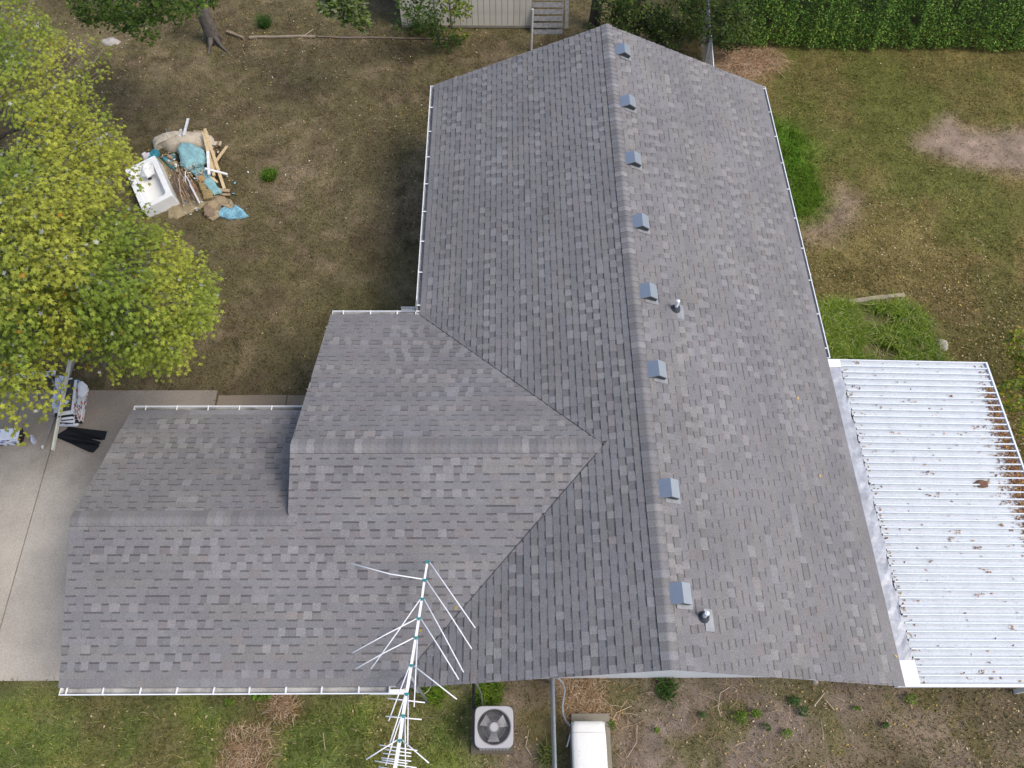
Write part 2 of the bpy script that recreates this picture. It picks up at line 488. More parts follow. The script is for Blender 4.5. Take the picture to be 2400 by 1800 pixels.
# ================================================================== HOUSE
house = thing('house', 'single storey house with weathered grey shingle roof and white gutters', 'house', (0, 0, 0))
wall_m = MB()
def gable_wall(mb, x0, x1, y0, y1, ridge_axis, rpos, s, zr):
    """a closed block under a gable roof"""
    dz = .10
    if ridge_axis == 'y':
        prof = [(x0, 0), (x1, 0), (x1, zr - s * (x1 - rpos) - dz), (rpos, zr - dz), (x0, zr - s * (rpos - x0) - dz)]
        vs = [(p[0], y0, p[1]) for p in prof] + [(p[0], y1, p[1]) for p in prof]
    else:
        prof = [(y0, 0), (y1, 0), (y1, zr - s * (y1 - rpos) - dz), (rpos, zr - dz), (y0, zr - s * (rpos - y0) - dz)]
        vs = [(x0, p[0], p[1]) for p in prof] + [(x1, p[0], p[1]) for p in prof]
    n = 5
    mb.add(vs, [tuple(range(n)), tuple(range(2 * n - 1, n - 1, -1))] + [(i, n + i, n + (i + 1) % n, (i + 1) % n) for i in range(n)])
gable_wall(wall_m, XL + .42, XE - .42, YS + .5, YN - .3, 'y', XR, S1, ZR)
gable_wall(wall_m, XW + .15, XL + .6, Y0 + .42, YWN - .42, 'x', YW, S2, ZW)
gable_wall(wall_m, XG + .25, XW + .2, Y0 + .43, YGN - .42, 'x', YG, S2, ZG)
wall_m.build('wall', M_SIDING, house)

class Plane:
    """a roof plane: origin on the eave, e along the eave, s up the slope, n its normal"""
    def __init__(p, o, e, s):
        p.o, p.e, p.s = Vector(o), Vector(e).normalized(), Vector(s).normalized()
        p.n = p.e.cross(p.s).normalized()
        if p.n.z < 0: p.n = -p.n
    def w(p, a, t, h=0.0): return p.o + p.e * a + p.s * t + p.n * h
OV = .03
PW = Plane((XL, YS, ZE), (0, 1, 0), (1, 0, S1))            # main, west
PE = Plane((XE, YS, ZE), (0, 1, 0), (-1, 0, S1))           # main, east
PN = Plane((XG, YWN, ZE), (1, 0, 0), (0, -1, S2))          # wing, north
PGN = Plane((XG, YGN, ZE), (1, 0, 0), (0, -1, S2))         # garage, north
PS = Plane((XG, Y0, ZE), (1, 0, 0), (0, 1, S2))            # wing and garage, south
C1, C2 = math.hypot(1, S1), math.hypot(1, S2)
TM = (XR - XL) * C1                                        # slope lengths
TW = (YW - Y0) * C2
TG = (YG - Y0) * C2

roof = MB()
def deck(pl, poly, th=.09):
    n = len(poly)
    vs = [pl.w(a, t, -.004) for a, t in poly] + [pl.w(a, t, -th) for a, t in poly]
    roof.add(vs, [tuple(range(n)), tuple(range(2 * n - 1, n - 1, -1))] + [(i, n + i, n + (i + 1) % n, (i + 1) % n) for i in range(n)])
LM = YN - YS
deck(PW, [(0, 0), (LM, 0), (LM, TM), (0, TM)])
deck(PE, [(0, 0), (LM, 0), (LM, TM), (0, TM)])
deck(PN, [(XW - XG, 0), (XL - XG + .3, 0), (XV - XG, TW), (XW - XG, TW)])
deck(PGN, [(0, 0), (XW - XG + .16, 0), (XW - XG + .16, TG), (0, TG)])
deck(PS, [(0, 0), (XL - XG + .3, 0), (XV - XG, TW), (XW - XG, TW), (XW - XG, TG), (0, TG)])
roof_o = roof.build('roof', mat('roof_underlay', (.11, .11, .11), .95, noise=.2), house)

def clip(poly, a, b, c):
    """keep a*s + b*t <= c"""
    out = []
    for i in range(len(poly)):
        p, q = poly[i], poly[(i + 1) % len(poly)]
        dp, dq = a * p[0] + b * p[1] - c, a * q[0] + b * q[1] - c
        if dp <= 0: out.append(p)
        if (dp < 0 < dq) or (dq < 0 < dp):
            k = dp / (dp - dq); out.append((p[0] + (q[0] - p[0]) * k, p[1] + (q[1] - p[1]) * k))
    return out

EXPO = .1429
SHING = []                                   # every visible tab: (size in view, plane, polygon, t0, raised, colour, sides)
rs = random.Random(21)
GREY = [np.array(alb(*c)) for c in ((134, 131, 131), (132, 130, 130), (136, 133, 131), (131, 129, 130))]
def lay(pl, a0f, a1f, t1, clips):
    nrow = int(math.ceil(t1 / EXPO))
    for r in range(nrow):
        t0 = r * EXPO; te = min(t0 + EXPO, t1)
        if te - t0 < .02: continue
        tm = (t0 + te) / 2
        a0, a1 = a0f(tm), a1f(tm)
        a = a0 - rs.uniform(0, .3)
        raised = rs.random() < .5
        strip_end = a + rs.uniform(.2, 1.0); contrast = rs.random() < .3; base = rs.choice(GREY) * rs.uniform(.97, 1.03)
        while a < a1:
            w = rs.choice((.13, .15, .17, .19, .22)) if raised else rs.choice((.11, .14, .16, .19))
            if r == 0: raised = True
            b = min(a + w, a1)
            if a > strip_end:
                strip_end = a + 1.0; contrast = rs.random() < .32; base = rs.choice(GREY) * rs.uniform(.97, 1.03)
            lo = max(a, a0)
            if b - lo > .015:
                poly = [(lo, t0), (b, t0), (b, te), (lo, te)]
                for cl in clips(lo, b, t0, te):
                    poly = clip(poly, *cl) if poly else poly
                if len(poly) >= 3:
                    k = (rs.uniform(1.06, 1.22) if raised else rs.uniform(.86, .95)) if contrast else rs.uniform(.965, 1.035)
                    cc = base * k
                    if rs.random() < .05: cc = cc * np.array((1.03, .98, .96))
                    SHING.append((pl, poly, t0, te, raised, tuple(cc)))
            a = b; raised = not raised if rs.random() < .9 else raised
none = lambda *a: []
# main east
lay(PE, lambda t: -OV, lambda t: LM + OV, TM - .02, none)
# main west, cut along both valleys of the wing
ratio = (YW - Y0) / (XV - XL) / C1                     # along-eave metres per slope metre on the valley
av = YW - YS
def west_clips(lo, b, t0, te):
    ta = (XV - XL) * C1
    if t0 >= ta: return []
    m = (lo + b) / 2
    if m > av: return [(-1, -ratio, -(av + (YWN - YW)) )]
    return [(1, -ratio, -(Y0 - YS) * -1 * 0 + (Y0 - YS))]
def lay_west():
    global SHING
    n0 = len(SHING)
    lay(PW, lambda t: -OV, lambda t: LM + OV, TM - .02, west_clips)
lay_west()
# wing north, garage north, shared south slope
valley = lambda t: (XL - XG) + t / C2 * S2 / S1
lay(PN, lambda t: XW - XG - OV, lambda t: valley(t) + .05, TW - .02, lambda lo, b, t0, te: [(1, -S2 / S1 / C2, XL - XG)])
lay(PGN, lambda t: -OV, lambda t: XW - XG + .14, TG - .02, none)
lay(PS, lambda t: (-OV if t < TG else XW - XG - OV), lambda t: valley(t) + .05, TW - .02, lambda lo, b, t0, te: [(1, -S2 / S1 / C2, XL - XG)])

def tab_mesh(mb, pl, poly, t0, te, raised, col, off=Vector((0, 0, 0))):
    hb = .0150 if raised else .0080
    ht = .0015
    e = te - t0
    H = lambda t: hb + (ht - hb) * (t - t0) / EXPO
    W = lambda p, h: pl.w(p[0], p[1], h) - off
    n = len(poly)
    jit = 1.0
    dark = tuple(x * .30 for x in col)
    if raised:
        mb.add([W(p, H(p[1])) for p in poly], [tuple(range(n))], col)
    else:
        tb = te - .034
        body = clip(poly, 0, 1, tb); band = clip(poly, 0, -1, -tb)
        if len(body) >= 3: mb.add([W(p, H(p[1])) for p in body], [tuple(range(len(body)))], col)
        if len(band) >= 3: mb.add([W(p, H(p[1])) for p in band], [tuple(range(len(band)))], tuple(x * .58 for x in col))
    for i in range(n):
        p, q = poly[i], poly[(i + 1) % n]
        if p[1] > te - 1e-4 and q[1] > te - 1e-4: continue
        hbot = -.003 if abs(p[1] - q[1]) < 1e-4 else 0.0
        if abs(p[1] - q[1]) > 1e-4 and not raised and abs(p[0] - q[0]) < 1e-6: continue
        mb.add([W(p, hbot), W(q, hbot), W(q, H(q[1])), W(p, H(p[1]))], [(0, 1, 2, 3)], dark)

def view_area(pl, poly):
    pts = [proj(pl.w(*p)) for p in poly]
    if not all(-10 < u < 2410 and -10 < v < 1810 for u, v in pts): return 0
    return abs(sum(pts[i][0] * pts[(i + 1) % len(pts)][1] - pts[(i + 1) % len(pts)][0] * pts[i][1] for i in range(len(pts)))) / 2
areas = [view_area(x[0], x[1]) for x in SHING]
order = sorted(range(len(SHING)), key=lambda i: -areas[i])
single = set(order[:300])
field = MB()
for i, x in enumerate(SHING):
    if i in single:
        c = x[0].w(sum(p[0] for p in x[1]) / len(x[1]), x[2])
        m = MB(); tab_mesh(m, *x, off=c)
        o = m.build('shingle', M_SHINGLE, roof_o); o.location = c
    else:
        tab_mesh(field, *x)
tag(field.build('shingles', M_SHINGLE, roof_o), kind='stuff')

# ridge caps: one bent piece after another
def cap_mesh(slope, half, butt):
    m = MB()
    a = math.atan(slope)
    prof = []
    for k in (-half, -half * .55, -.045, -.015, .015, .045, half * .55, half):
        x = k * math.cos(a) if abs(k) > .03 else k
        z = -max(0, abs(k) - .018) * math.sin(a) * 1.0 + .004
        prof.append((x, z))
    ys = (0.0, .155)
    n = len(prof)
    top = [(x, ys[0], z + .012) for x, z in prof] + [(x, ys[1], z + .005) for x, z in prof]
    fs = [(i, i + 1, n + i + 1, n + i) for i in range(n - 1)]
    m.add(top, fs, (1, 1, 1))
    m.add([(x, ys[0], z + .012) for x, z in prof] + [(x, ys[0], z) for x, z in prof], [(n + i, n + i + 1, i + 1, i) for i in range(n - 1)], (.45, .45, .45))
    for k in (0, n - 1):
        x, z = prof[k]
        m.add([(x, 0, z + .017), (x, .155, z + .005), (x, .155, z - .01), (x, 0, z - .01)], [(0, 1, 2, 3)], (.25, .25, .25))
    return m
def caps(a, b, slope, half):
    a, b = Vector(a), Vector(b)
    L = (b - a).length; n = int(L / EXPO); d = (b - a).normalized()
    proto = cap_mesh(slope, half, 1).build('ridge_cap', M_SHINGLE, roof_o, smooth=False)
    rz = math.atan2(-d.x, d.y)
    for i in range(n):
        o = proto if i == 0 else proto.copy()
        if i: COL.objects.link(o); o.parent = roof_o
        o.location = a + d * (i * L / n); o.rotation_euler = (0, 0, rz + rs.uniform(-.006, .006))
        k = rs.choice((.90, .94, 1.0, 1.04, 1.0, .95, 1.06, .86, 1.24)) * rs.uniform(.97, 1.03)
        c = rs.choice(GREY) * k
        o.color = (*c, 1)
caps((XR, YS - .03, ZR), (XR, YN + .03, ZR), S1, .155)
caps((XW - .03, YW, ZW), (XV - .05, YW, ZW), S2, .155)
caps((XG - .03, YG, ZG), (XW + .10, YG, ZG), S2, .155)
# row of starter pieces beside the ridge
# valley cut lines
vm = MB()
for yv in (YWN, Y0):
    a = Vector((XL - .02, yv, ZE + .012)); b = Vector((XV, YW, ZW + .012))
    vm.beam(a, b, .012, .010)
vm.build('valley_seam', mat('valley_asphalt', (.055, .055, .065), .9), house)

# fascia boards and gutters
fas = MB()
fas.box((XL + .02, (YWN + YN) / 2, ZE - .11), (.03, YN - YWN - .1, .17))
fas.box((XE - .02, (YS + YN) / 2, ZE - .11), (.03, LM - .1, .17))
fas.box(((XW + XL) / 2, YWN - .02, ZE - .11), (XL - XW - .06, .03, .17))
fas.box(((XG + XW) / 2, YGN - .02, ZE - .11), (XW - XG - .06, .03, .17))
fas.box(((XG + XL) / 2, Y0 + .02, ZE - .11), (XL - XG - .06, .03, .17))
fas.build('fascia', M_WHITE, house)
rake = MB()
def rake_board(x, y, z, x2, y2, z2):
    rake.beam((x, y, z - .115), (x2, y2, z2 - .115), .022, .15)
for y in (YS + .012, YN - .012):
    rake_board(XL, y, ZE, XR, y, ZR); rake_board(XE, y, ZE, XR, y, ZR)
rake_board(XW + .012, YWN, ZE, XW + .012, YW, ZW); rake_board(XW + .012, YG, ZG, XW + .012, YW, ZW)
rake_board(XG + .012, Y0, ZE, XG + .012, YG, ZG); rake_board(XG + .012, YGN, ZE, XG + .012, YG, ZG)
rake.build('rake_board', M_WHITE, house)

def gutter(a, b, out, hangers, inside=M_GUTIN, wide=.115, first=.25):
    """open trough from a to b, out = horizontal direction away from the wall"""
    a, b, out = Vector(a), Vector(b), Vector(out)
    d = (b - a).normalized(); L = (b - a).length
    m = MB()
    zt = -.012
    P = lambda s, o, z: a + d * s + out * o + Vector((0, 0, z))
    def strip(prof):
        vs = [P(0, o, z) for o, z in prof] + [P(L, o, z) for o, z in prof]
        n = len(prof)
        m.add(vs, [(i, i + 1, n + i + 1, n + i) for i in range(n - 1)])
    # outer skin with rolled lip
    w = wide
    strip([(.002, zt - .11), (w * .62, zt - .112), (w * .70, zt - .06), (w, zt - .030), (w + .004, zt + .004), (w - .016, zt + .006), (w - .018, zt - .006)])
    for s in (0, L):
        vs = [P(s, o, z) for o, z in ((.002, zt - .11), (w * .62, zt - .112), (w * .70, zt - .06), (w, zt - .03), (w, zt), (.002, zt))]
        m.add(vs, [(0, 1, 2, 3, 4, 5)])
        m.add([P(s, .0, zt + .003), P(s, w, zt + .003), P(s + (.012 if s == 0 else -.012), w, zt + .003), P(s + (.012 if s == 0 else -.012), 0, zt + .003)], [(0, 1, 2, 3)])
    g = m.build('gutter', M_GUTTER, house)
    t = MB()
    for prof in ([(.004, zt), (.004, zt - .106), (w * .60, zt - .107), (w * .68, zt - .06), (w - .02, zt - .028)],):
        vs = [P(.004, o, z) for o, z in prof] + [P(L - .004, o, z) for o, z in prof]
        n = len(prof)
        t.add(vs, [(i, i + 1, n + i + 1, n + i) for i in range(n - 1)])
    t.build('trough', inside, g)
    proto = None
    s = first
    while s < L - .05:
        if proto is None:
            h = MB(); h.box((0, 0, 0), (.028, w, .006)); h.box((0, w * .5 - .004, .004), (.03, .02, .010))
            proto = o = h.build('hanger', M_GUTTER, g)
        else:
            o = proto.copy(); COL.objects.link(o); o.parent = g
        o.location = P(s, w / 2, zt + .002)
        o.rotation_euler = (0, 0, math.atan2(out.y, out.x) - math.pi / 2 + rs.uniform(-.08, .08))
        s += hangers * rs.uniform(.97, 1.03)
    return g
M_GUTPALE = mat('gutter_inside_pale', (.40, .395, .38), .7, noise=.45, nscale=3, fine=.2, fscale=40)
gutter((XL, YWN + .02, ZE), (XL, YN, ZE), (-1, 0, 0), .92)
gutter((XW, YWN, ZE), (XL, YWN, ZE), (0, 1, 0), .62, M_GUTPALE)
gutter((XG, YGN, ZE), (XW - .01, YGN, ZE), (0, 1, 0), .66, M_GUTPALE)
gutter((XG, Y0, ZE), (-2.02, Y0, ZE), (0, -1, 0), .64, M_GUTPALE, wide=.125, first=.12)
gutter((XE - .03, 8.76, ZE), (XE - .03, YN, ZE), (1, 0, 0), .92, mat('gutter_inside_dark', (.26, .26, .265), .8, noise=.3, nscale=6))
sg = MB()
c0 = Vector((XL - .10, YWN + .10, ZE))
sg.box(c0 + Vector((-.16, .06, .03)), (.36, .012, .10)); sg.box(c0 + Vector((.0, .13, .05)), (.012, .22, .13)); sg.box(c0 + Vector((-.17, .02, -.01)), (.34, .09, .01))
sg.build('splash_guard', M_GALV, house)
ds = MB()
da, db = at(868, 1622, 2.30), at(948, 1622, 2.30)
ds.beam(da, db, .085, .06); ds.beam(db, db + Vector((.02, .3, -.25)), .07, .06); ds.beam(db + Vector((.02, .3, -.25)), Vector((db.x + .02, db.y + .3, .1)), .07, .06)
ds.build('downspout', M_GUTTER, house)

# box vents on the east slope
def make_vent():
    """local: x down the slope, y along the ridge, z off the roof"""
    m = MB()
    A, B, C, hB, hC = -.165, .0, .19, .165, .125
    W = .172
    prof = [(A, .004), (B, hB), (C, hC), (C, hC - .022)]
    vs = [(x, -W, z) for x, z in prof] + [(x, W, z) for x, z in prof]
    m.add(vs, [(i, i + 1, 5 + i - 1 + 0, 4 + i) if False else (i, i + 1, 4 + i + 1, 4 + i) for i in range(3)])
    for sy in (-W, W):                       # side cheeks stop short of the grille
        m.add([(A, sy, .004), (B, sy, hB), (C, sy, hC), (C, sy, hC - .022), (B, sy, hB - .024), (A + .04, sy, .004)], [(0, 1, 2, 3, 4, 5)])
    hood = m
    f = MB(); f.box((.11, -.02, .016), (.31, .42, .006))
    g = MB()
    for sy in (-W + .012, W - .012):
        for k in range(11):
            x = -.12 + k * .031
            top = (.004 + (x - A) / (B - A) * (hB - .004) if x < B else hB + (x - B) / (C - B) * (hC - hB)) - .03
            if top > .025: g.box((x, sy, (top + .02) / 2), (.011, .006, top - .02))
    g.box((0.19, 0, .06), (.006, W * 1.9, .075)); 
    inn = MB()
    ip = [(A + .05, .01), (B - .01, hB - .035), (C - .02, hC - .035), (C - .02, .02), (A + .05, .02)]
    inn.add([(x, -W * .86, z) for x, z in ip] + [(x, W * .86, z) for x, z in ip], [(0, 1, 2, 3, 4), (9, 8, 7, 6, 5)] + [(i, 5 + i, 5 + (i + 1) % 5, (i + 1) % 5) for i in range(5)])
    return hood, f, g, inn
VENTS = [(1457, 115), (1468, 236), (1478, 369), (1498, 518), (1515, 681), (1535, 864), (1562, 1144), (1589, 1390)]
slope_rot = Matrix.Rotation(math.atan(S1), 3, 'Y')
def on_east(u, v):
    """meet the ray with the east slope"""
    r = RM @ Vector(((u - 1200) / FPX, -(v - 900) / FPX, -1))
    o = Vector((0, 0, CAMH))
    k = (PE.o - o).dot(PE.n) / r.dot(PE.n)
    return o + r * k
hood, fl, gr, inn = make_vent()
proto = hood.build('roof_vent', M_VENT, house)
fl.build('flange', M_FLASH, proto); gr.build('grille', mat('grille_metal', (.13, .14, .15), .5), proto); inn.build('throat', M_BLACK, proto)
for i, (u, v) in enumerate(VENTS):
    o = proto if i == 0 else copy_tree(proto, house)
    p = on_east(u, v)
    p.x = XR + (.315, .29, .255, .27, .265, .26, .24, .235)[i]
    p.y = (16.56, 14.71, 12.86, 11.03, 9.21, 7.39, 4.98, 3.16)[i]
    p.z = ZR - S1 * (p.x - XR)
    o.location = p + PE.n * .004
    o.rotation_euler = (0, math.atan(S1), rs.uniform(-.01, .01))
# plumbing vents
def plumb(u, v):
    p = on_east(u, v)
    f = MB()
    c = MB(); c.tube([(0, 0, 0), (0, 0, .30)], .036, 16, caps=False); c.tube([(0, 0, .30), (0, 0, .301), (0, 0, .12)], [.036, .027, .026], 16, caps=False)
    o = c.build('vent_pipe', M_WHITE, house, smooth=True); o.location = p
    b = MB(); b.lathe((0, 0, 0), [(.105, .0), (.10, .025), (.075, .06), (.065, .09), (.045, .11), (.037, .12)], 24)
    bo = b.build('boot', mat('worn_rubber', (.06, .065, .075), .6, noise=.3, nscale=20), o, smooth=True); bo.rotation_euler = (0, math.atan(S1) * .6, 0)
    f.box((.10, -.04, .016), (.17, .36, .005))
    fo = f.build('flashing', M_FLASH, o); fo.rotation_euler = (0, math.atan(S1), 0)
plumb(1583, 725); plumb(1648, 1447)
bx = MB(); bx.box((0, 0, 0), (.13, .10, .22)); bo = bx.build('meter_box', M_WHITE, house); bo.location = at(1121, 1594, 1.6) + Vector((0, .03, 0))

# patio cover
PZ0, PZ1 = 2.42, 2.28
patio = thing('patio_cover', 'white ribbed metal patio cover stained by leaves and dirt', 'patio cover', (0, 0, 0))
PX0, PX1, PY0, PY1 = 7.09, 10.68, 2.0, 8.72
pitch = .1527
npan = int((PY1 - PY0) / pitch)
pitch = (PY1 - PY0) / npan
sl = (PZ1 - PZ0) / (PX1 - PX0)
zp = lambda x: PZ0 + sl * (x - PX0)
pm = MB()
prof = [(.0, .0), (.0, .052), (.004, .058), (.022, .058), (.026, .052), (.032, .004), (.060, .0), (.085, .006), (.110, .0), (pitch, .0)]
n = len(prof)
vs = [(PX0 + .28, y, z + zp(PX0 + .28)) for y, z in prof] + [(PX1 - .03, y, z + zp(PX1 - .03)) for y, z in prof]
for i, k_ in zip(range(n - 1), (.88, 1.06, 1.1, 1.06, 1.0, .80, .84, .90, .74)):  # light and shade painted per face: rib top lighter, pan and crease darker
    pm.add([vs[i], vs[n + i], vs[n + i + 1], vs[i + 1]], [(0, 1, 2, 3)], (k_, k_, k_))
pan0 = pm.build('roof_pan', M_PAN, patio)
for i in range(npan):
    o = pan0 if i == 0 else pan0.copy()
    if i: COL.objects.link(o); o.parent = patio
    o.location = (0, PY0 + i * pitch, 0)
fr = MB()
fr.box((PX1, (PY0 + PY1) / 2, PZ1 - .01), (.035, PY1 - PY0 + .04, .13))
fr.box(((PX0 + PX1) / 2, PY1 + .012, (PZ0 + PZ1) / 2 - .01), (PX1 - PX0, .02, .12), Matrix.Rotation(-math.atan(sl), 3, 'Y'))
fr.box(((PX0 + PX1) / 2 - .06, PY0 - .012, (PZ0 + PZ1) / 2 + .0), (PX1 - PX0 + .16, .03, .12), Matrix.Rotation(-math.atan(sl), 3, 'Y'))
fr.build('fascia', M_WHITE, patio)
gm = MB(); gm.box((PX1 - .055, (PY0 + PY1) / 2, PZ1 - .05), (.06, PY1 - PY0, .01)); gm.build('end_channel', M_GUTIN, patio)
# flashing strip at the eave, dented
fm = MB()
ny_ = 46
rows = []
for i in range(ny_ + 1):
    y = PY0 + .42 + (PY1 - .02 - PY0 - .42) * i / ny_
    wob = .018 * math.sin(i * 1.7) + rs.uniform(-.012, .012)
    rows.append([(PX0 - .02, y, zp(PX0) + .055), (PX0 + .10, y, zp(PX0) + .055 + rs.uniform(-.008, .008)), (PX0 + .20, y, zp(PX0) + .050 + rs.uniform(-.01, .01)), (PX0 + .25 + wob, y, zp(PX0) + .046 + rs.uniform(-.008, .012))])
vs = [p for r in rows for p in r]
fm.add(vs, [(i * 4 + k, i * 4 + k + 1, (i + 1) * 4 + k + 1, (i + 1) * 4 + k) for i in range(ny_) for k in range(3)])
fm.build('flashing_strip', M_ALU, patio)
for c_, z_ in (((PX0 + .13, PY0 + .20, zp(PX0) + .052), (.30, .44, .012)), ((PX0 + .13, PY1 - .09, zp(PX0) + .062), (.27, .20, .008))):
    we = MB(); we.box(c_, z_); we.build('end_flashing', M_WHITE, patio)
po = MB()
for y in (PY0 + .2, (PY0 + PY1) / 2, PY1 - .2):
    pp = MB(); pp.box((PX1 - .12, y, (PZ1 - .08) / 2), (.08, .08, PZ1 - .08)); pp.build('post', M_WHITE, patio)

# ================================================================== SHED, PALLET, FENCES
ym = at(910, 68).y
shed = thing('shed', 'cream shed of vertical grooved boards behind two saplings', 'shed', (0, 0, 0))
sx0, sx1 = at(942, 68).x, at(1245, 68).x
sw_ = MB(); sw_.box(((sx0 + sx1) / 2, ym + 1.6, 1.2), (sx1 - sx0 - .1, 3.0, 2.4), col=(.3, .3, .3)); sw_.build('wall', M_CREAM, shed)  # backing wall darkened in colour so the gaps between boards read as shaded grooves
nb = 22; bw = (sx1 - sx0) / nb
b0 = None
for i in range(nb):
    if b0 is None:
        m = MB(); m.box((0, 0, 1.28), (bw - .013, .02, 2.36)); o = b0 = m.build('siding_board', M_CREAM, shed)
    else:
        o = b0.copy(); COL.objects.link(o); o.parent = shed
    o.location = (sx0 + (i + .5) * bw, ym + .085 - (.004 if i % 3 else 0), 0)
    k = rs.uniform(.94, 1.05); o.color = (k, k, k, 1)
tr = MB(); tr.box(((sx0 + sx1) / 2, ym + .075, .06), (sx1 - sx0, .03, .09), col=(.45, .45, .43)); tr.build('skid', M_CREAM, shed)
rf = MB()
rf.box(((sx0 + sx1) / 2, ym + .75, 2.75), (sx1 - sx0 + .4, 1.75, .06), Matrix.Rotation(.35, 3, 'X')); rf.box(((sx0 + sx1) / 2, ym + 2.35, 2.75), (sx1 - sx0 + .4, 1.75, .06), Matrix.Rotation(-.35, 3, 'X'))
rf.build('roof', M_WEATHER, shed)
pal = thing('pallet', 'grey weathered wooden pallet leaning on the shed corner', 'pallet', (0, 0, 0))
pa, pb = at(1246, 78), at(1318, 78)
lean = Vector((0, .42, 1.25))
for k in range(7):
    c = lean * (k / 6 * .97)
    m = MB(); m.beam(pa + c + Vector((0, 0, .05)), pb + c + Vector((0, 0, .05)), .15, .02, up=Vector((0, -1, .35))) ; m.build('slat', M_WEATHER, pal)
for f in (.03, .5, .97):
    q = pa.lerp(pb, f) + Vector((0, .06, .0))
    m = MB(); m.beam(q, q + lean * 1.02, .04, .09); m.build('stringer', M_WEATHER, pal)
bk = MB(); bk.beam(pa.lerp(pb, 1.0) + Vector((.14, .15, .1)), pa.lerp(pb, 1.0) + Vector((.10, .6, 1.3)), .12, .02); bk.build('loose_slat', M_WEATHER, pal)

pp = at(1245, 118)
m = MB(); m.tube([(pp.x, pp.y, -.1), (pp.x, pp.y, 1.5)], .036, 12)
tag(m.build('post', mat('pale_post', (.55, .53, .48), .6, noise=.1)), 'pale upright pole standing in front of the pallet', 'pole')

def fence(pts, label, h=1.2, post_at=()):
    f = thing('chain_link_fence', label, 'fence', (0, 0, 0))
    a, b = Vector(pts[0]), Vector(pts[1]); a.z = b.z = 0
    d = (b - a).normalized(); L = (b - a).length
    m = MB(); m.tube([a + Vector((0, 0, h)), b + Vector((0, 0, h))], .026, 10); m.build('top_rail', M_GALV, f, smooth=True)
    for s in post_at:
        m = MB(); q = a + d * s; m.tube([q, q + Vector((0, 0, h + .03))], .03, 10); m.build('post', M_GALV, f, smooth=True)
    w = MB()
    st = .062
    k = -int(h / st)
    r = .0019
    side = d.cross(Vector((0, 0, 1)))
    while k * st < L:
        for sg_ in (1, -1):
            s0 = k * st; z0, z1 = .03, h - .02
            if sg_ == 1: p, q = (s0, z0), (s0 + (z1 - z0), z1)
            else: p, q = (s0 + (z1 - z0), z0), (s0, z1)
            # clip to the run
            def cl(p, q):
                (s_a, za), (s_b, zb) = p, q
                if s_a > s_b: (s_a, za), (s_b, zb) = (s_b, zb), (s_a, za)
                if s_b < 0 or s_a > L: return None
                if s_a < 0: za += (zb - za) * (0 - s_a) / (s_b - s_a); s_a = 0
                if s_b > L: zb -= (zb - za) * (s_b - L) / (s_b - s_a); s_b = L
                return (s_a, za), (s_b, zb)
            c = cl(p, q)
            if c:
                P0 = a + d * c[0][0] + Vector((0, 0, c[0][1])) + side * .003 * sg_; P1 = a + d * c[1][0] + Vector((0, 0, c[1][1])) + side * .003 * sg_
                if (P1 - P0).length > .02: w.tube([P0, P1], r, 3, caps=False)
        k += 1
    tag(w.build('wire_mesh', mat('mesh_wire', (.24, .25, .26), .5, metal=.4), f), kind='stuff')
    return f
fa = at(1300, 1583, 1.2)
fence(((fa.x - .03, 2.48, 0), (fa.x - .05, -2.0, 0)), 'chain link fence meeting the gable wall between the white generator and grey condenser', 1.2, (.06, 2.4, 4.4))
fb, fc = at(1668, 151, 1.2), at(1663, 40, 1.2)
fence(((fb.x, fb.y - .6, 0), (fc.x + .1, fc.y + 1.2, 0)), 'chain link fence running into the vines beyond the roof peak', 1.2, (.0, 1.9, 3.6))

# ================================================================== TV ANTENNA
ant = thing('tv_antenna', 'long white television antenna with swept rods over the south eave', 'antenna', (0, 0, 0))
mb_ = at(1003, 1647)
m = MB(); m.tube([(mb_.x, mb_.y, 0), (mb_.x, mb_.y, 3.42)], .028, 12); m.build('mast', M_GALV, ant, smooth=True)
def za(v): return 3.40 + (1590 - v) / 275 * .40 if v < 1590 else 3.40 + (v - 1590) / 210 * .12
def ap(u, v, dz=0.0): return at(u, v, za(v) + dz)
CL = [(1002, 1316), (995, 1359), (989, 1403), (982, 1449), (975, 1494), (964, 1559), (953, 1626), (945, 1677), (937, 1735), (928, 1790), (915, 1850)]
m = MB()
for i in range(len(CL) - 1):
    w = .034 + .003 * i
    m.beam(ap(*CL[i]), ap(*CL[i + 1]), w, .035)
m.beam(ap(955, 1605, -.06), ap(925, 1800, -.06), .028, .03)
m.build('boom', M_ANT, ant)
for (u, v) in CL[:-2]:
    m = MB(); c = ap(u, v, .02); m.box(c, (.085, .026, .025)); m.box(c + Vector((0, -.02, .0)), (.03, .03, .03)); m.build('insulator', M_TEAL, ant)
def rod(pts, r=.0108):
    m = MB(); m.tube([ap(u, v, dz) for u, v, dz in pts], r, 6); m.build('rod', M_ANT, ant, smooth=True)
S_ = lambda X, Y: (820 + X / 3.192, 1280 + Y / 3.19)
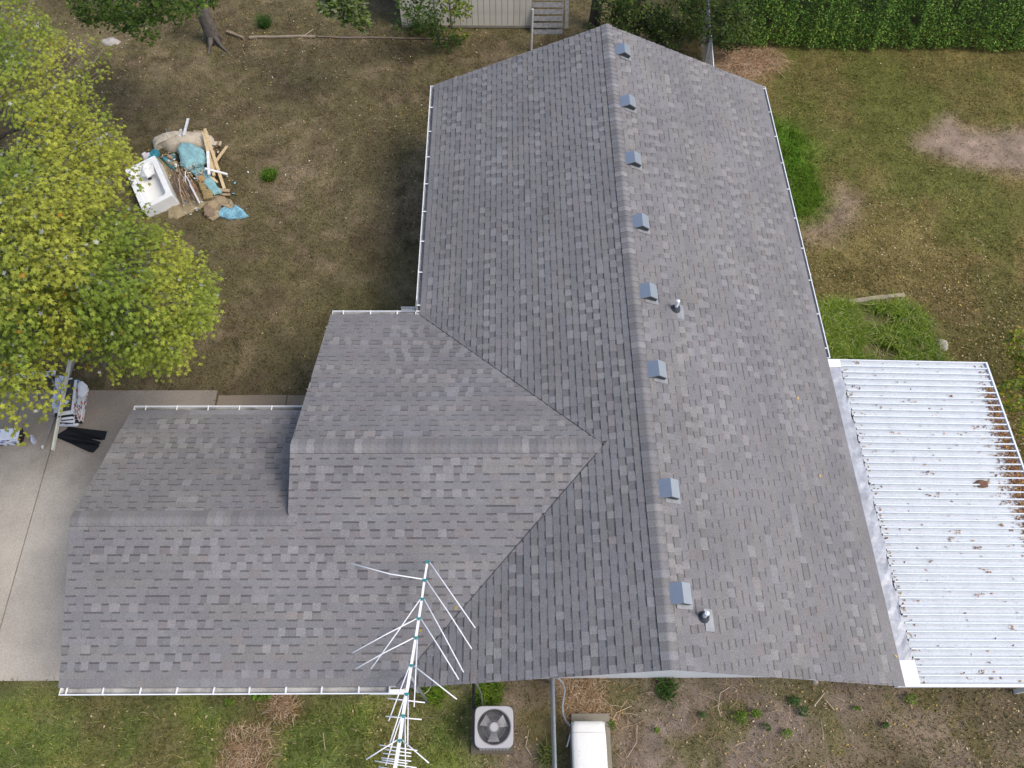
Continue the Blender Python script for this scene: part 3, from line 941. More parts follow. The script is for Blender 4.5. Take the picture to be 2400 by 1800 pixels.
for pts in ([(595, 118), (770, 370), (938, 612)], [(573, 255), (740, 500), (912, 768)], [(553, 392), (700, 660), (850, 943)], [(530, 540), (670, 760), (815, 997)],
            [(505, 700), (492, 950), (480, 1203)], [(480, 895), (640, 1020), (800, 1145)],
            [(552, 248), (300, 208), (10, 130)], [(530, 392), (350, 650), (158, 918)], [(510, 537), (270, 660), (15, 800)], [(482, 683), (260, 795), (42, 918)],
            [(446, 895), (368, 1100), (290, 1308)], [(412, 1110), (355, 1300), (295, 1485)], [(385, 1270), (325, 1450), (268, 1640)],
            [(436, 1110), (434, 1300), (432, 1500)], [(412, 1275), (414, 1460), (416, 1660)], [(358, 1447), (240, 1520), (122, 1595)], [(388, 1447), (490, 1535), (592, 1622)],
            [(282, 1138), (420, 1153), (562, 1170)], [(268, 1272), (400, 1284), (538, 1296)]):
    k = len(pts)
    rod([(*S_(*p), .02 - .05 * (i / (k - 1)) ** 2) for i, p in enumerate(pts)])
for (x0, y0, x1, y1) in ((222, 1487, 505, 1528), (262, 1520, 460, 1548), (247, 1549, 460, 1572), (235, 1583, 460, 1608), (240, 1598, 430, 1625), (186, 1606, 500, 1658), (215, 1650, 520, 1700), (225, 1690, 530, 1735)):
    rod([(*S_(x0, y0), 0), (*S_((x0 + x1) / 2, (y0 + y1) / 2), 0), (*S_(x1, y1), 0)], .009)
m = MB(); m.tube([at(992, 1628, .9), at(1003, 1620, .8), at(1012, 1605, .9), at(1025, 1596, 1.2), at(1060, 1597, 1.6), at(1110, 1600, 1.7)], .006, 6)
m.build('cable', mat('cream_cable', (.55, .52, .40), .5), ant, smooth=True)

# ================================================================== CONDENSER AND GENERATOR
acx, acy = -.205, 1.512
pad1 = MB(); pad1.box((acx - .03, acy + .01, .01), (.86, .86, .10), col=alb(104, 96, 84))
tag(pad1.build('equipment_pad', M_CONC), 'dark concrete pad under the grey air conditioner', 'pad')
ac = thing('air_conditioner', 'grey outdoor air conditioner with round fan grille on top', 'air conditioner', (acx, acy, .08))
def rsq(w, r, n=6):
    pts = []
    for k in range(64):
        a = 2 * math.pi * (k + .5) / 64; c_, s_ = math.cos(a), math.sin(a)
        q = w / (abs(c_) ** 7 + abs(s_) ** 7) ** (1 / 7); pts.append((q * c_, q * s_))
    return pts
cab = MB()
o1 = rsq(.355, .07); nn = len(o1)
cab.add([(x, y, 0) for x, y in o1] + [(x, y, .66) for x, y in o1], [(i, (i + 1) % nn, nn + (i + 1) % nn, nn + i) for i in range(nn)])
for sx, sy in ((1, 0), (-1, 0), (0, 1), (0, -1)):          # louvred sides
    for k in range(9):
        t = -.26 + k * .065
        c = (sx * .362 + (t if sx == 0 else 0), sy * .362 + (t if sy == 0 else 0), .33)
        cab.box(c, (.012 if sx else .045, .012 if sy else .045, .58))
cab.build('cabinet', M_AC, ac)
lid = MB()
lo = rsq(.373, .085, 6); ring = []
nn = len(lo)
RF = .315
inner = []
for x, y in lo:
    a = math.atan2(y, x); inner.append((RF * math.cos(a), RF * math.sin(a)))
lo2 = [(x * .975, y * .975) for x, y in lo]
vs = [(x, y, .655) for x, y in lo] + [(x, y, .700) for x, y in lo] + [(x, y, .715) for x, y in lo2] + [(x * 1.06, y * 1.06, .716) for x, y in inner] + [(x, y, .700) for x, y in inner] + [(x, y, .62) for x, y in inner]
lid.add(vs, [(k * nn + i, k * nn + (i + 1) % nn, (k + 1) * nn + (i + 1) % nn, (k + 1) * nn + i) for k in range(5) for i in range(nn)])
lid.build('top_cover', M_AC, ac, smooth=False)
well = MB(); well.lathe((0, 0, 0), [(.31, .64), (.31, .42), (.0, .42)], 32); well.build('fan_well', mat('fan_well_grey', (.12, .12, .125), .6), ac)
gu = MB()
for k in range(88):
    a = 2 * math.pi * k / 88
    d = Vector((math.cos(a), math.sin(a), 0))
    gu.beam(d * .10 + Vector((0, 0, .728)), d * .316 + Vector((0, 0, .712)), .0032, .0032)
for r_, z_ in ((.315, .713), (.21, .722), (.105, .729)):
    gu.tube([(r_ * math.cos(t * math.pi / 24), r_ * math.sin(t * math.pi / 24), z_) for t in range(49)], .0035, 4, caps=False)
gu.build('fan_guard', mat('guard_wire', (.20, .20, .205), .5), ac)
for k in range(3):
    b = MB()
    a0 = math.radians(-92 + 120 * k)
    vs = []
    for j in range(7):
        f = j / 6
        for s_ in (-1, 1):
            ang = a0 + s_ * (.46 - .03 * f) ; rr = .08 + .20 * f
            vs.append((rr * math.cos(ang), rr * math.sin(ang), .60 + s_ * .035))
    vs2 = [(x, y, z - .004) for x, y, z in vs]
    nb_ = len(vs)
    b.add(vs + vs2, [(j * 2, j * 2 + 2, j * 2 + 3, j * 2 + 1) for j in range(6)] + [(nb_ + j * 2, nb_ + j * 2 + 1, nb_ + j * 2 + 3, nb_ + j * 2 + 2) for j in range(6)])
    b.build('fan_blade', M_AC, ac)
mo = MB(); mo.lathe((0, 0, 0), [(.0, .705), (.07, .705), (.092, .690), (.095, .60), (.09, .55)], 24); mo.build('motor', M_AC, ac, smooth=False)
rl = MB(); rl.tube([at(1112, 1598, 1.0), at(1120, 1606, .8), at(1128, 1628, .35), at(1131, 1650, .2), at(1131, 1665, .2)], .018, 8)
tag(rl.build('refrigerant_line', mat('line_sleeve', (.16, .17, .13), .7)), 'thin dark refrigerant line from the wall box to the air conditioner', 'pipe')
cd = MB(); cd.tube([at(1110, 1600, .9), at(1110, 1625, .3), at(1110, 1660, .12)], .03, 8)
tag(cd.build('drain_pipe', M_BLACK), 'black upright pipe beneath the white meter box', 'pipe')

pad2 = MB(); pad2.box((1.73, .85, .03), (.76, 1.93, .12), col=alb(148, 142, 128))
tag(pad2.build('equipment_pad', M_CONC), 'pale concrete pad under the white generator', 'pad')
gen = thing('standby_generator', 'white standby generator with rounded lid beside the fence', 'generator', (1.62, .80, .09))
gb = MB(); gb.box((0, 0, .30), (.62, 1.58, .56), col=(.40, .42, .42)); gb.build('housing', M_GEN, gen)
gl_ = MB()
xs = [-.335, -.325, -.295, -.2, 0, .2, .295, .325, .335]; zs = [.0, .05, .085, .105, .112, .105, .085, .05, .0]
ysn = [-.82, -.805, -.76, -.62, -.40, 0, .40, .60, .72, .79, .82]
yz = [.0, .6, .82, .96, 1, 1, 1, .99, .93, .72, .0]
yw_ = [.93, .97, 1, 1, 1, 1, 1, .985, .955, .90, .80]
vs = []
for j, y in enumerate(ysn):
    for i, x in enumerate(xs):
        vs.append((x * yw_[j], y, .575 + zs[i] * (yz[j] * .8 + .2 * (yz[j] > 0)) if yz[j] > 0 else .56))
nxs = len(xs)
gl_.add(vs, [(j * nxs + i, j * nxs + i + 1, (j + 1) * nxs + i + 1, (j + 1) * nxs + i) for j in range(len(ysn) - 1) for i in range(nxs - 1)])
gl_.build('lid', M_GEN, gen, smooth=True)
se = MB(); se.tube([(x * .985, .605, .578 + z * .985) for x, z in zip(xs, zs)], .0045, 5, col=(.55, .55, .53))
for bx_, by_ in ((-.2, .28), (-.21, .2), (-.05, .38), (.27, .1)): se.lathe((bx_, by_, .575 + .106), [(.0, .006), (.006, .005), (.007, .0)], 8, col=(.35, .33, .3))
se.build('seam', M_GEN, gen)
sk = MB(); sk.box((0, 0, .555), (.645, 1.60, .03), col=(.9, .9, .9)); sk.box((-.328, .3, .3), (.012, .9, .4), col=(.22, .23, .24)); sk.build('side_vent', M_GEN, gen)
hd = MB(); hd.beam(at(1337, 1718, .35), at(1329, 1750, .30), .02, .03); hd.build('handle', M_WHITE, None)
bpy.data.objects['handle'].parent = gen
bpy.data.objects['handle'].matrix_parent_inverse = Matrix.Translation((-1.62, -.80, -.09))
C6 = lambda X, Y, z: at(1080 + X / 5.53, 1540 + Y / 5.53, z)
hs = MB(); hs.tube([C6(1235, 260, .9), C6(1275, 285, .75), C6(1325, 345, .55), C6(1347, 440, .35), C6(1330, 540, .22), C6(1318, 640, .16), C6(1325, 740, .16), C6(1362, 830, .22), C6(1410, 885, .30), C6(1465, 925, .35)], .021, 10)
tag(hs.build('flexible_conduit', mat('grey_conduit', (.27, .29, .30), .5)), 'curved grey flexible conduit from the gable wall to the generator', 'conduit')

# ================================================================== SCRAP HEAP
D5 = lambda X, Y, z=0.0: at(300 + X / 5.927, 260 + Y / 5.927, z)
BEIGE, TEAL, TEAL2, TAN = alb(208, 194, 172), alb(146, 188, 192), alb(136, 184, 200), alb(160, 146, 116)
def rug(pts, z0, h, col, label, seed, name='carpet', cat='carpet', power=6, rough=.2, m_=None):
    m = MB(); m.mound([D5(x, y, z0) for x, y in pts], z0, h, seed, rough, 7, power, col, dens=4, jag=.016 if power >= 5 else .006)
    return tag(m.build(name, m_ or M_CARPET, smooth=power < 5), label, cat)
rug(((390, 640), (470, 650), (620, 820), (760, 960), (1080, 980), (1190, 1090), (1300, 1150), (1280, 1260), (1130, 1300), (940, 1380), (680, 1500), (560, 1480), (500, 1200), (420, 850)), 0, .07, TAN, 'olive tan carpet spread beneath the sticks', 1)
rug(((1090, 1300), (1200, 1200), (1330, 1180), (1440, 1240), (1500, 1330), (1420, 1365), (1330, 1300), (1260, 1400), (1260, 1470), (1165, 1530), (1060, 1450)), .02, .06, alb(164, 146, 118), 'tan carpet corner beside the teal point', 2, rough=.55, power=12)
rug(((345, 450), (400, 400), (560, 360), (800, 335), (1000, 355), (1190, 380), (1210, 500), (1100, 560), (900, 560), (700, 560), (570, 575), (480, 520), (370, 570)), 0, .34, BEIGE, 'thick beige carpet folded along the top of the scrap heap', 3, power=3.5, rough=.06)
rug(((1040, 1330), (1090, 1300), (1180, 1350), (1220, 1440), (1130, 1470), (1060, 1450)), .08, .05, alb(146, 126, 106), 'brown carpet scrap between the tan pieces', 12)
rug(((690, 570), (735, 455), (900, 480), (1060, 560), (1115, 690), (1040, 765), (930, 780), (820, 835), (755, 790), (740, 710)), .24, .18, TEAL, 'teal carpet draped over the middle of the heap', 4, power=7, rough=.10)
rug(((830, 835), (1040, 765), (1180, 930), (1240, 1050), (1310, 1140), (1190, 1165), (1090, 1060), (960, 930)), .14, .09, TEAL, 'teal carpet strip running down beside the sticks', 5, power=9, rough=.15)
rug(((285, 620), (330, 580), (440, 565), (445, 620), (380, 720), (290, 730)), .05, .16, alb(70, 140, 155), 'small teal carpet fold beside the bathtub end', 6)
rug(((450, 660), (560, 640), (650, 600), (680, 640), (650, 700), (670, 790), (650, 850), (560, 770)), .06, .10, alb(84, 150, 160), 'crumpled teal carpet between beige carpet and sticks', 7)
rug(((1262, 1420), (1335, 1310), (1420, 1360), (1510, 1322), (1600, 1375), (1650, 1440), (1690, 1470), (1540, 1500), (1400, 1505), (1260, 1465)), .01, .06, TEAL2, 'bright blue teal carpet point lying on the grass', 8, rough=.6, power=12)
rug(((390, 690), (430, 640), (520, 760), (580, 900), (600, 1010), (540, 950), (470, 820)), .10, .12, alb(160, 145, 112), 'tan rolled carpet strip beside the bathtub rim', 9)
rug(((520, 700), (640, 690), (700, 720), (690, 745), (560, 745)), .13, .05, alb(158, 148, 118), 'flat tan scrap above the stick bundle', 10)
rug(((530, 620), (560, 605), (630, 640), (615, 690), (560, 660)), .15, .05, alb(176, 150, 128), 'pinkish padding scrap on crumpled teal carpet', 13)
rug(((960, 990), (1030, 975), (1110, 1050), (1060, 1070), (1100, 1100), (1170, 1090), (1180, 1200), (1060, 1230), (1010, 1100)), .18, .06, alb(158, 138, 98), 'torn khaki underlay across the teal strip', 11, rough=.5)
rug(((975, 920), (1020, 890), (1065, 930), (1060, 975), (1000, 980), (970, 950)), .25, .05, alb(190, 150, 96), 'rusty yellow rag on the teal carpet strip', 14)
m = MB(); m.mound([D5(x, y, .2) for x, y in ((185, 640), (240, 590), (300, 560), (310, 600), (260, 660), (215, 680))], .0, .25, 15, .4, col=alb(214, 208, 210)); tag(m.build('plastic_sheet', M_PLASTIC, smooth=False), 'crumpled white plastic sheet beside the maple leaves', 'plastic')
m = MB(); m.mound([D5(x, y, .3) for x, y in ((215, 790), (330, 735), (420, 800), (395, 900), (300, 960), (190, 930), (150, 860))], .40, .12, 16, .5, 6, 6, alb(236, 236, 234), jag=.03)
tag(m.build('plastic_sheet', M_PLASTIC, smooth=False), 'creased white sheeting thrown over the head of the bathtub', 'plastic')
cb = MB(); cb.box(D5(1008, 320, .14), (.42, .16, .12), Matrix.Rotation(-.06, 3, 'Z'), col=alb(178, 160, 138)); tag(cb.build('carpet_roll', M_CARPET), 'short beige roll behind the folded carpet', 'carpet')
cb = MB(); cb.box(D5(1228, 455, .09), (.28, .16, .05), Matrix.Rotation(-.03, 3, 'Z'), col=alb(198, 188, 172)); cb.box(D5(1255, 455, .095), (.07, .162, .062), Matrix.Rotation(-.03, 3, 'Z'), col=alb(160, 126, 78)); tag(cb.build('board', M_WOOD), 'short pale board end sticking out of beige carpet', 'board')
PINE, WH, GW = alb(214, 190, 148), alb(236, 236, 238), alb(172, 150, 118)
for i, (x0, y0, x1, y1, z0, z1, w, col, lab) in enumerate((
        (1050, 300, 1195, 900, .46, .28, .085, PINE, 'pine board of the crossed pair nearer the beige carpet fold'),
        (1068, 250, 1340, 1080, .50, .12, .085, PINE, 'longest pine board lying across the heap edge'),
        (1375, 490, 1222, 700, .10, .26, .075, PINE, 'short pine board jutting out towards the lawn'),
        (1108, 565, 1128, 885, .52, .40, .075, WH, 'white painted board beside the teal carpet'),
        (1070, 800, 1380, 880, .46, .12, .060, WH, 'white painted batten crossing the pine boards'),
        (835, 108, 775, 335, .06, .38, .070, WH, 'long white batten standing out behind the beige carpet'),
        (735, 258, 718, 345, .10, .36, .065, WH, 'short white batten behind the beige carpet'),
        (672, 298, 672, 350, .12, .34, .060, GW, 'tan stub of timber behind the beige carpet'),
        (1190, 560, 1198, 850, .30, .24, .080, GW, 'weathered tan board under the crossed pine boards'),
        (1150, 915, 1245, 995, .22, .14, .060, PINE, 'small pine offcut next to the teal strip'),
        (1258, 1095, 1415, 1112, .14, .08, .11, GW, 'flat tan slat above the carpet corner'),
        (1310, 1160, 1420, 1166, .10, .06, .07, GW, 'thin tan slat nearest the carpet corner'))):
    m = MB(); m.beam(D5(x0, y0, z0), D5(x1, y1, z1), w * 1.0, .035, col)
    tag(m.build('board', M_WOOD), lab, 'board', 'scrap boards in the heap')
m = MB(); m.tube([D5(525, 245, .05), D5(555, 365, .35)], .012, 6); tag(m.build('rod', M_GALV), 'thin grey rod poking out behind the beige carpet', 'rod')
rk = random.Random(5)
SC = [alb(158, 130, 100), alb(186, 158, 126), alb(138, 108, 84), alb(176, 124, 88), alb(206, 196, 188), alb(122, 102, 84), alb(98, 86, 78), alb(200, 176, 144)]
for i in range(44):
    x0 = rk.uniform(600, 800); y0 = rk.uniform(680, 930) + (x0 - 600) * .35
    ang = rk.gauss(1.10, .13); L = rk.uniform(210, 520)
    x1 = x0 + L * math.cos(ang) * .9; y1 = min(y0 + L * math.sin(ang), 1330)
    m = MB(); m.tube([D5(x0, y0, rk.uniform(.24, .36)), D5((x0 + x1) / 2 + rk.uniform(-12, 12), (y0 + y1) / 2, rk.uniform(.22, .34)), D5(x1, y1, rk.uniform(.12, .24))], rk.uniform(.007, .013), 5, col=rk.choice(SC))
    tag(m.build('stick', M_WOOD), 'thin brown stick in the loose bundle between bathtub and teal carpet', 'stick', 'sticks bundled on the scrap heap')
for (x0, y0, x1, y1) in ((795, 840, 800, 1040), (810, 910, 1000, 1280), (860, 1030, 995, 1285)):
    m = MB(); m.tube([D5(x0, y0, .40), D5((x0 + x1) / 2, (y0 + y1) / 2, .36), D5(x1, y1, .22)], .017, 6, col=alb(222, 218, 222)); tag(m.build('pipe', M_PLASTIC), 'thin white plastic pipe lying on the brown sticks', 'pipe', 'white pipes on the stick bundle')
m = MB(); rk = random.Random(17)
for i in range(340):                                        # small torn bits over the whole heap
    X, Y = rk.gauss(860, 260), rk.gauss(900, 260)
    if not (380 < X < 1500 and 350 < Y < 1480) or Y < X - 800 or Y > X + 700: continue
    p = D5(X, Y, .03 + .36 * math.exp(-((X - 850) ** 2 + (Y - 800) ** 2) / 110000)); a = rk.uniform(0, 3.14)
    d1 = Vector((math.cos(a), math.sin(a), rk.uniform(-.3, .3))) * rk.uniform(.02, .07); d2 = Vector((-math.sin(a), math.cos(a), rk.uniform(-.3, .3))) * rk.uniform(.012, .04)
    m.add([p - d1, p + d2, p + d1 * rk.uniform(.6, 1.2), p - d2 * .8], [(0, 1, 2, 3)], rk.choice((BEIGE, TAN, TEAL2, WH, PINE, alb(120, 100, 80), alb(176, 160, 140))))
tag(m.build('scrap_bits', M_DRY), 'small torn bits of carpet and wood littering the heap', 'debris', kind='stuff')
# bathtub on its feet, dark hollow apron end
tub = thing('bathtub', 'white discarded bathtub half under the maple branches', 'bathtub', D5(405, 1130, 0))
td = (D5(770, 1430) - D5(505, 800)).normalized()
tub.rotation_euler = (math.radians(5), math.radians(-9), math.atan2(-td.x, td.y) + math.pi)
def rrect(w, l, r, n=5):
    pts = []
    for cx, cy, a0 in ((w - r, l - r, 0), (-w + r, l - r, 90), (-w + r, -l + r, 180), (w - r, -l + r, 270)):
        for k in range(n + 1):
            a = math.radians(a0 + 90 * k / n); pts.append((cx + r * math.cos(a), cy + r * math.sin(a)))
    return pts
m = MB()
lay_ = [(.47, .80, .03, .02), (.47, .80, .03, .47), (.46, .79, .03, .49), (.33, .66, .10, .488), (.31, .64, .12, .46), (.26, .56, .14, .16), (.22, .52, .16, .12)]
rings = [rrect(w, l, r) for w, l, r, z in lay_]
nr = len(rings[0])
vs = [(x, y, lay_[k][3]) for k in range(len(lay_)) for x, y in rings[k]]
m.add(vs, [(k * nr + i, k * nr + (i + 1) % nr, (k + 1) * nr + (i + 1) % nr, (k + 1) * nr + i) for k in range(len(lay_) - 1) for i in range(nr)] + [tuple((len(lay_) - 1) * nr + i for i in range(nr))])
m.build('basin', M_ENAMEL, tub, smooth=False)
m = MB(); m.box((.0, .45, .135), (.10, .10, .01)); m.lathe((0, -.38, .122), [(.0, .004), (.03, .004), (.035, 0)], 16); m.build('drain', M_DARK, tub)
for (X, Y, r_, sd) in ((1668, 852, .03, 1),):
    p = D5(X, Y); m = MB(); m.mound([(p.x + r_ * math.cos(t), p.y + r_ * math.sin(t)) for t in (0, 1.2, 2.4, 3.6, 4.8)], 0, .03, sd); tag(m.build('pebble', M_WHITE), 'white pebble on the grass beside the scrap heap', 'pebble')

# ================================================================== ROOFING SUPPLIES ON THE DRIVEWAY
D4 = lambda X, Y, z=0.0: at(X / 6.913, 840 + Y / 6.913, z)
wrapc = [alb(232, 232, 230), alb(190, 60, 70), alb(225, 225, 228), alb(70, 110, 160), alb(236, 234, 232), alb(160, 70, 84), alb(90, 150, 180)]
def bundle(c, rz, lab, grp, seed, cols, L=1.0, W=.34):
    """one wrapped bundle: body, two end caps of bare shingle and the print bands of its wrapper"""
    rb = random.Random(seed)
    t = thing('shingle_bundle', lab, 'shingle bundle', c, grp); t.rotation_euler = (0, 0, rz)
    m = MB(); m.box((0, 0, .035), (W, L * .94, .066), col=cols[0]); m.build('wrapper', M_PLASTIC, t)
    m = MB(); m.box((0, 0, .035), (W - .02, L, .055), col=(.03, .03, .032)); m.build('shingle_edge', M_SHINGLE, t)
    m = MB()
    y = -L * .42
    while y < L * .40:
        w = rb.uniform(.03, .12)
        m.box((0, y + w / 2, .035), (W + .004, w, .052), col=rb.choice(cols[1:])); y += w + rb.uniform(.02, .1)
    y = -L * .36
    while y < L * .34:
        w = rb.uniform(.04, .16); xx = rb.uniform(-W * .3, W * .3)
        m.box((xx, y + w / 2, .068), (rb.uniform(.08, .22), w, .004), col=rb.choice(cols)); y += w + rb.uniform(.03, .15)
    m.build('print', M_PLASTIC, t)
    return t
st_c = D4(1300, 800); st_d = (D4(1330, 470) - D4(1250, 1040))
rz0 = math.atan2(-st_d.x, st_d.y)
names = ['lowest', 'second', 'third', 'fourth', 'fifth', 'sixth', 'seventh', 'topmost']
for i in range(8):
    c = st_c + Vector((-.02 + .012 * math.sin(i * 2.1), .03 * math.cos(i * 1.3), .03 + i * .07))
    bundle(c, rz0 + rs.uniform(-.04, .04), f'{names[i]} red and white wrapped bundle in the stack by the garage', 'shingle bundles stacked by the garage', i, wrapc)
m = MB(); m.mound([D4(x, y, .6) for x, y in ((1265, 390), (1330, 370), (1405, 430), (1420, 520), (1330, 640), (1250, 580))], .585, .035, 6, .5, 5, 8, alb(236, 235, 232), jag=.02)
tag(m.build('plastic_sheet', M_PLASTIC), 'torn white plastic sheet on top of the shingle bundle stack', 'plastic')
for i in range(5):
    c = D4(1130, 760) + Vector((.0, .02 * i, .03 + i * .07))
    bundle(c, rz0 + rs.uniform(-.05, .05), f'{names[i]} white wrapped bundle under the dark felt roll', 'shingle bundles under the felt rolls', 30 + i, [alb(228, 228, 228), alb(60, 60, 64), alb(200, 200, 205)])
def roll(a, b, r, col, lab, core=True, mt=None):
    a, b = Vector(a), Vector(b)
    t = thing('felt_roll', lab, 'roll', a)
    m = MB(); m.tube([Vector((0, 0, 0)), b - a], r, 20, col=col); m.build('felt', mt or M_SHINGLE, t, smooth=False)
    d = (b - a).normalized()
    m = MB(); m.tube([-d * .004, d * .05], r * .45, 12, col=(.25, .2, .14)); m.build('core', M_WOOD, t)
    return t
zr_ = .40
tr_ = roll(D4(1150, 400, .50), D4(1095, 880, .50), .15, (.05, .05, .053), 'charcoal felt roll with torn white label')
m = MB(); q = D4(1092, 740, .62)
m.mound([D4(x, y, .6) for x, y in ((1060, 700), (1100, 685), (1130, 700), (1110, 750), (1130, 800), (1060, 790))], .635, .022, 3, .1, col=alb(214, 216, 224))
lb = m.build('label', M_PLASTIC, tr_); lb.matrix_parent_inverse = Matrix.Translation(-tr_.location)
roll(D4(975, 310, .36), D4(915, 800, .36), .105, alb(206, 212, 232), 'pale blue white wrapped roll beside the long white gutter', mt=M_PLASTIC)
for i, (X, Y, z, w, l, rz, lab) in enumerate(((1105, 950, .42, .30, .17, .1, 'topmost folded white bag in front of the felt roll'), (1100, 1010, .30, .34, .14, -.05, 'middle folded white bag in front of the felt roll'), (1120, 1065, .08, .46, .12, .0, 'lowest white bag with red mark in front of the felt roll'))):
    t = thing('bag', lab, 'bag', D4(X, Y, z), 'white bags before the felt roll')
    m = MB(); m.mound([Vector((x, y)) for x, y in rrect(w / 2, l / 2, .04, 2)], 0, .09, 20 + i, .12, col=alb(232, 232, 238)); o = m.build('sack', M_PLASTIC, t); t.rotation_euler = (0, 0, rz)
    if i == 2:
        k = MB(); k.box((-.17, -.02, .085), (.05, .025, .03), col=alb(200, 50, 50)); k.build('mark', M_PLASTIC, t)
    else:
        k = MB(); k.box((.0, -l / 2 - .0, .02), (w * .9, .02, .03), col=(.03, .03, .035)); k.build('dark_edge', M_PLASTIC, t)
# board, planks and the long gutter length
m = MB(); m.beam(D4(225, 300, .06), D4(900, 240, .06), .15, .02, col=alb(226, 228, 234)); m.box(D4(735, 228, .075), (.09, .015, .004), col=(.1, .1, .12)); m.box(D4(700, 240, .075), (.05, .012, .004), col=(.1, .1, .12))
tag(m.build('board', M_PLASTIC), 'white board under the maple branch ends', 'board')
m = MB(); m.beam(D4(870, 330, .05), D4(800, 370, .05), .25, .08, col=(.02, .02, .03)); tag(m.build('black_tarp', M_BLACK), 'small black folded tarp beside the white board', 'tarp')
gl0, gl1 = D4(1150, 0, 1.45), D4(862, 1490, .03)
gut = thing('gutter_length', 'long loose cream gutter length lying across the roofing stack', 'gutter', (0, 0, 0))
d_ = (gl1 - gl0).normalized(); sd_ = d_.cross(Vector((0, 0, 1))).normalized()
m = MB(); m.beam(gl0, gl1, .070, .012, col=alb(226, 224, 206)); m.build('base', M_PLASTIC, gut)
m = MB(); m.beam(gl0 + sd_ * .034 + Vector((0, 0, .02)), gl1 + sd_ * .034 + Vector((0, 0, .02)), .006, .04, col=alb(236, 234, 220)); m.build('edge', M_PLASTIC, gut)
m = MB(); m.beam(gl0 - sd_ * .034 + Vector((0, 0, .02)), gl1 - sd_ * .034 + Vector((0, 0, .02)), .006, .04, col=alb(220, 216, 196)); m.build('edge', M_PLASTIC, gut)
m = MB(); m.beam(D4(1205, 10, .05), D4(690, 1460, .03), .085, .035, col=alb(150, 142, 132)); tag(m.build('plank', M_WOOD), 'grey plank lying under the long cream gutter', 'plank')
m = MB(); m.mound([D4(x, y) for x, y in ((680, 1430), (710, 1415), (735, 1430), (715, 1475), (685, 1470))], .03, .05, 4, .4, col=alb(224, 222, 224)); tag(m.build('plastic_scrap', M_PLASTIC), 'small white plastic scrap at the end of the grey plank', 'plastic')
for i, (pts, z, lab) in enumerate((
        (((1110, 1110), (1740, 1185), (1700, 1318), (1640, 1330), (1300, 1260), (1000, 1250)), .012, 'broad black starter strip lying flat on the driveway'),
        (((940, 1240), (1090, 1150), (1300, 1250), (1640, 1360), (1600, 1420), (1250, 1330)), .024, 'middle black strip across the two others'),
        (((925, 1290), (960, 1230), (1240, 1310), (1600, 1395), (1620, 1430), (1520, 1535), (1440, 1520), (1180, 1400)), .036, 'curled black strip nearest the cream gutter tip'))):
    m = MB(); pl_ = [D4(x, y) for x, y in pts]; m.prism([(p.x, p.y) for p in reversed(pl_)], z - .006, z + .005, col=alb(38, 39, 42))
    rs_ = random.Random(i)
    for k in range(7):
        a, b = pl_[0].lerp(pl_[-1], (k + .5) / 7.5), pl_[len(pl_) // 2 - 1].lerp(pl_[len(pl_) // 2], (k + .5) / 7.5)
        m.beam(a.lerp(b, .06) + Vector((0, 0, z + .007)), a.lerp(b, .93) + Vector((0, 0, z + .007)), .012, .003, col=alb(26, 26, 30))
    tag(m.build('starter_strip', M_SHINGLE), lab, 'roofing strip', 'black strips on the driveway')
for i in range(4):
    c = D4(170, 1330) + Vector((-.25 + .02 * i, 0, .012 + i * .07))
    bundle(c, math.pi / 2 + .06 + rs.uniform(-.04, .04), f'{names[i]} blue and white wrapped bundle lying apart on the driveway', 'shingle bundles lying apart', 60 + i, [alb(232, 234, 238), alb(60, 100, 180), alb(226, 228, 232), alb(60, 60, 66)], L=1.15, W=.30)
m = MB(); m.mound([D4(x, y) for x, y in ((535, 1280), (580, 1270), (600, 1330), (590, 1390), (545, 1400))], .008, .2, 9, .2, col=alb(196, 200, 216)); tag(m.build('bag', M_PLASTIC), 'grey white bag end beside the blue wrapped bundles', 'bag')

# ================================================================== STONES, TIMBERS
def stone(u, v, r, h, lab, sd, el=1.0, mt=None):
    p = at(u, v); rr = random.Random(sd)
    pts = [(p.x + r * el * math.cos(t) * rr.uniform(.8, 1.1), p.y + r * math.sin(t) * rr.uniform(.8, 1.1)) for t in [k * .7 for k in range(9)]]
    m = MB(); m.mound(pts, -.03, h, sd, .1, 5, 2.5); return tag(m.build('stone', mt or M_STONE, smooth=True), lab, 'stone')
stone(2208, 808, .19, .14, 'pale rounded stone at the edge of the raised grass bed', 1)
stone(259, 97, .20, .10, 'flat grey stone on bare earth beyond the maple', 2, 1.7)
stone(1912, 1598, .07, .07, 'yellowish stone at the foot of the gable wall', 3)
def timber(a, b, w, h, lab, col, seg=7, seed=0):
    rr = random.Random(seed); m = MB()
    pts = [Vector(a).lerp(Vector(b), k / seg) + Vector((0, rr.uniform(-.02, .02), 0)) for k in range(seg + 1)]
    for k in range(seg): m.beam(pts[k] + Vector((0, 0, h / 2)), pts[k + 1] + Vector((0, 0, h / 2)), w * rr.uniform(.8, 1.1), h, col)
    return tag(m.build('landscape_timber', M_WOOD), lab, 'timber')
timber(at(585, 89), at(740, 86), .09, .05, 'pale timber edging lying straight across the bare yard', alb(150, 136, 116), 9, 1)
timber(at(745, 87), at(1090, 92), .07, .02, 'half buried timber edging leading to the saplings', alb(126, 112, 96), 12, 2)
timber(at(533, 76), at(572, 92), .11, .08, 'short angled log beside the tree trunk', alb(140, 124, 102), 3, 3)
timber(at(1925, 727), at(1985, 714), .08, .06, 'timber edge end nearer the gutter at the grass bed', alb(164, 146, 124), 4, 4)
timber(at(1985, 714), at(2115, 697), .12, .14, 'long weathered timber edging along the grass bed', alb(168, 154, 134), 6, 5)

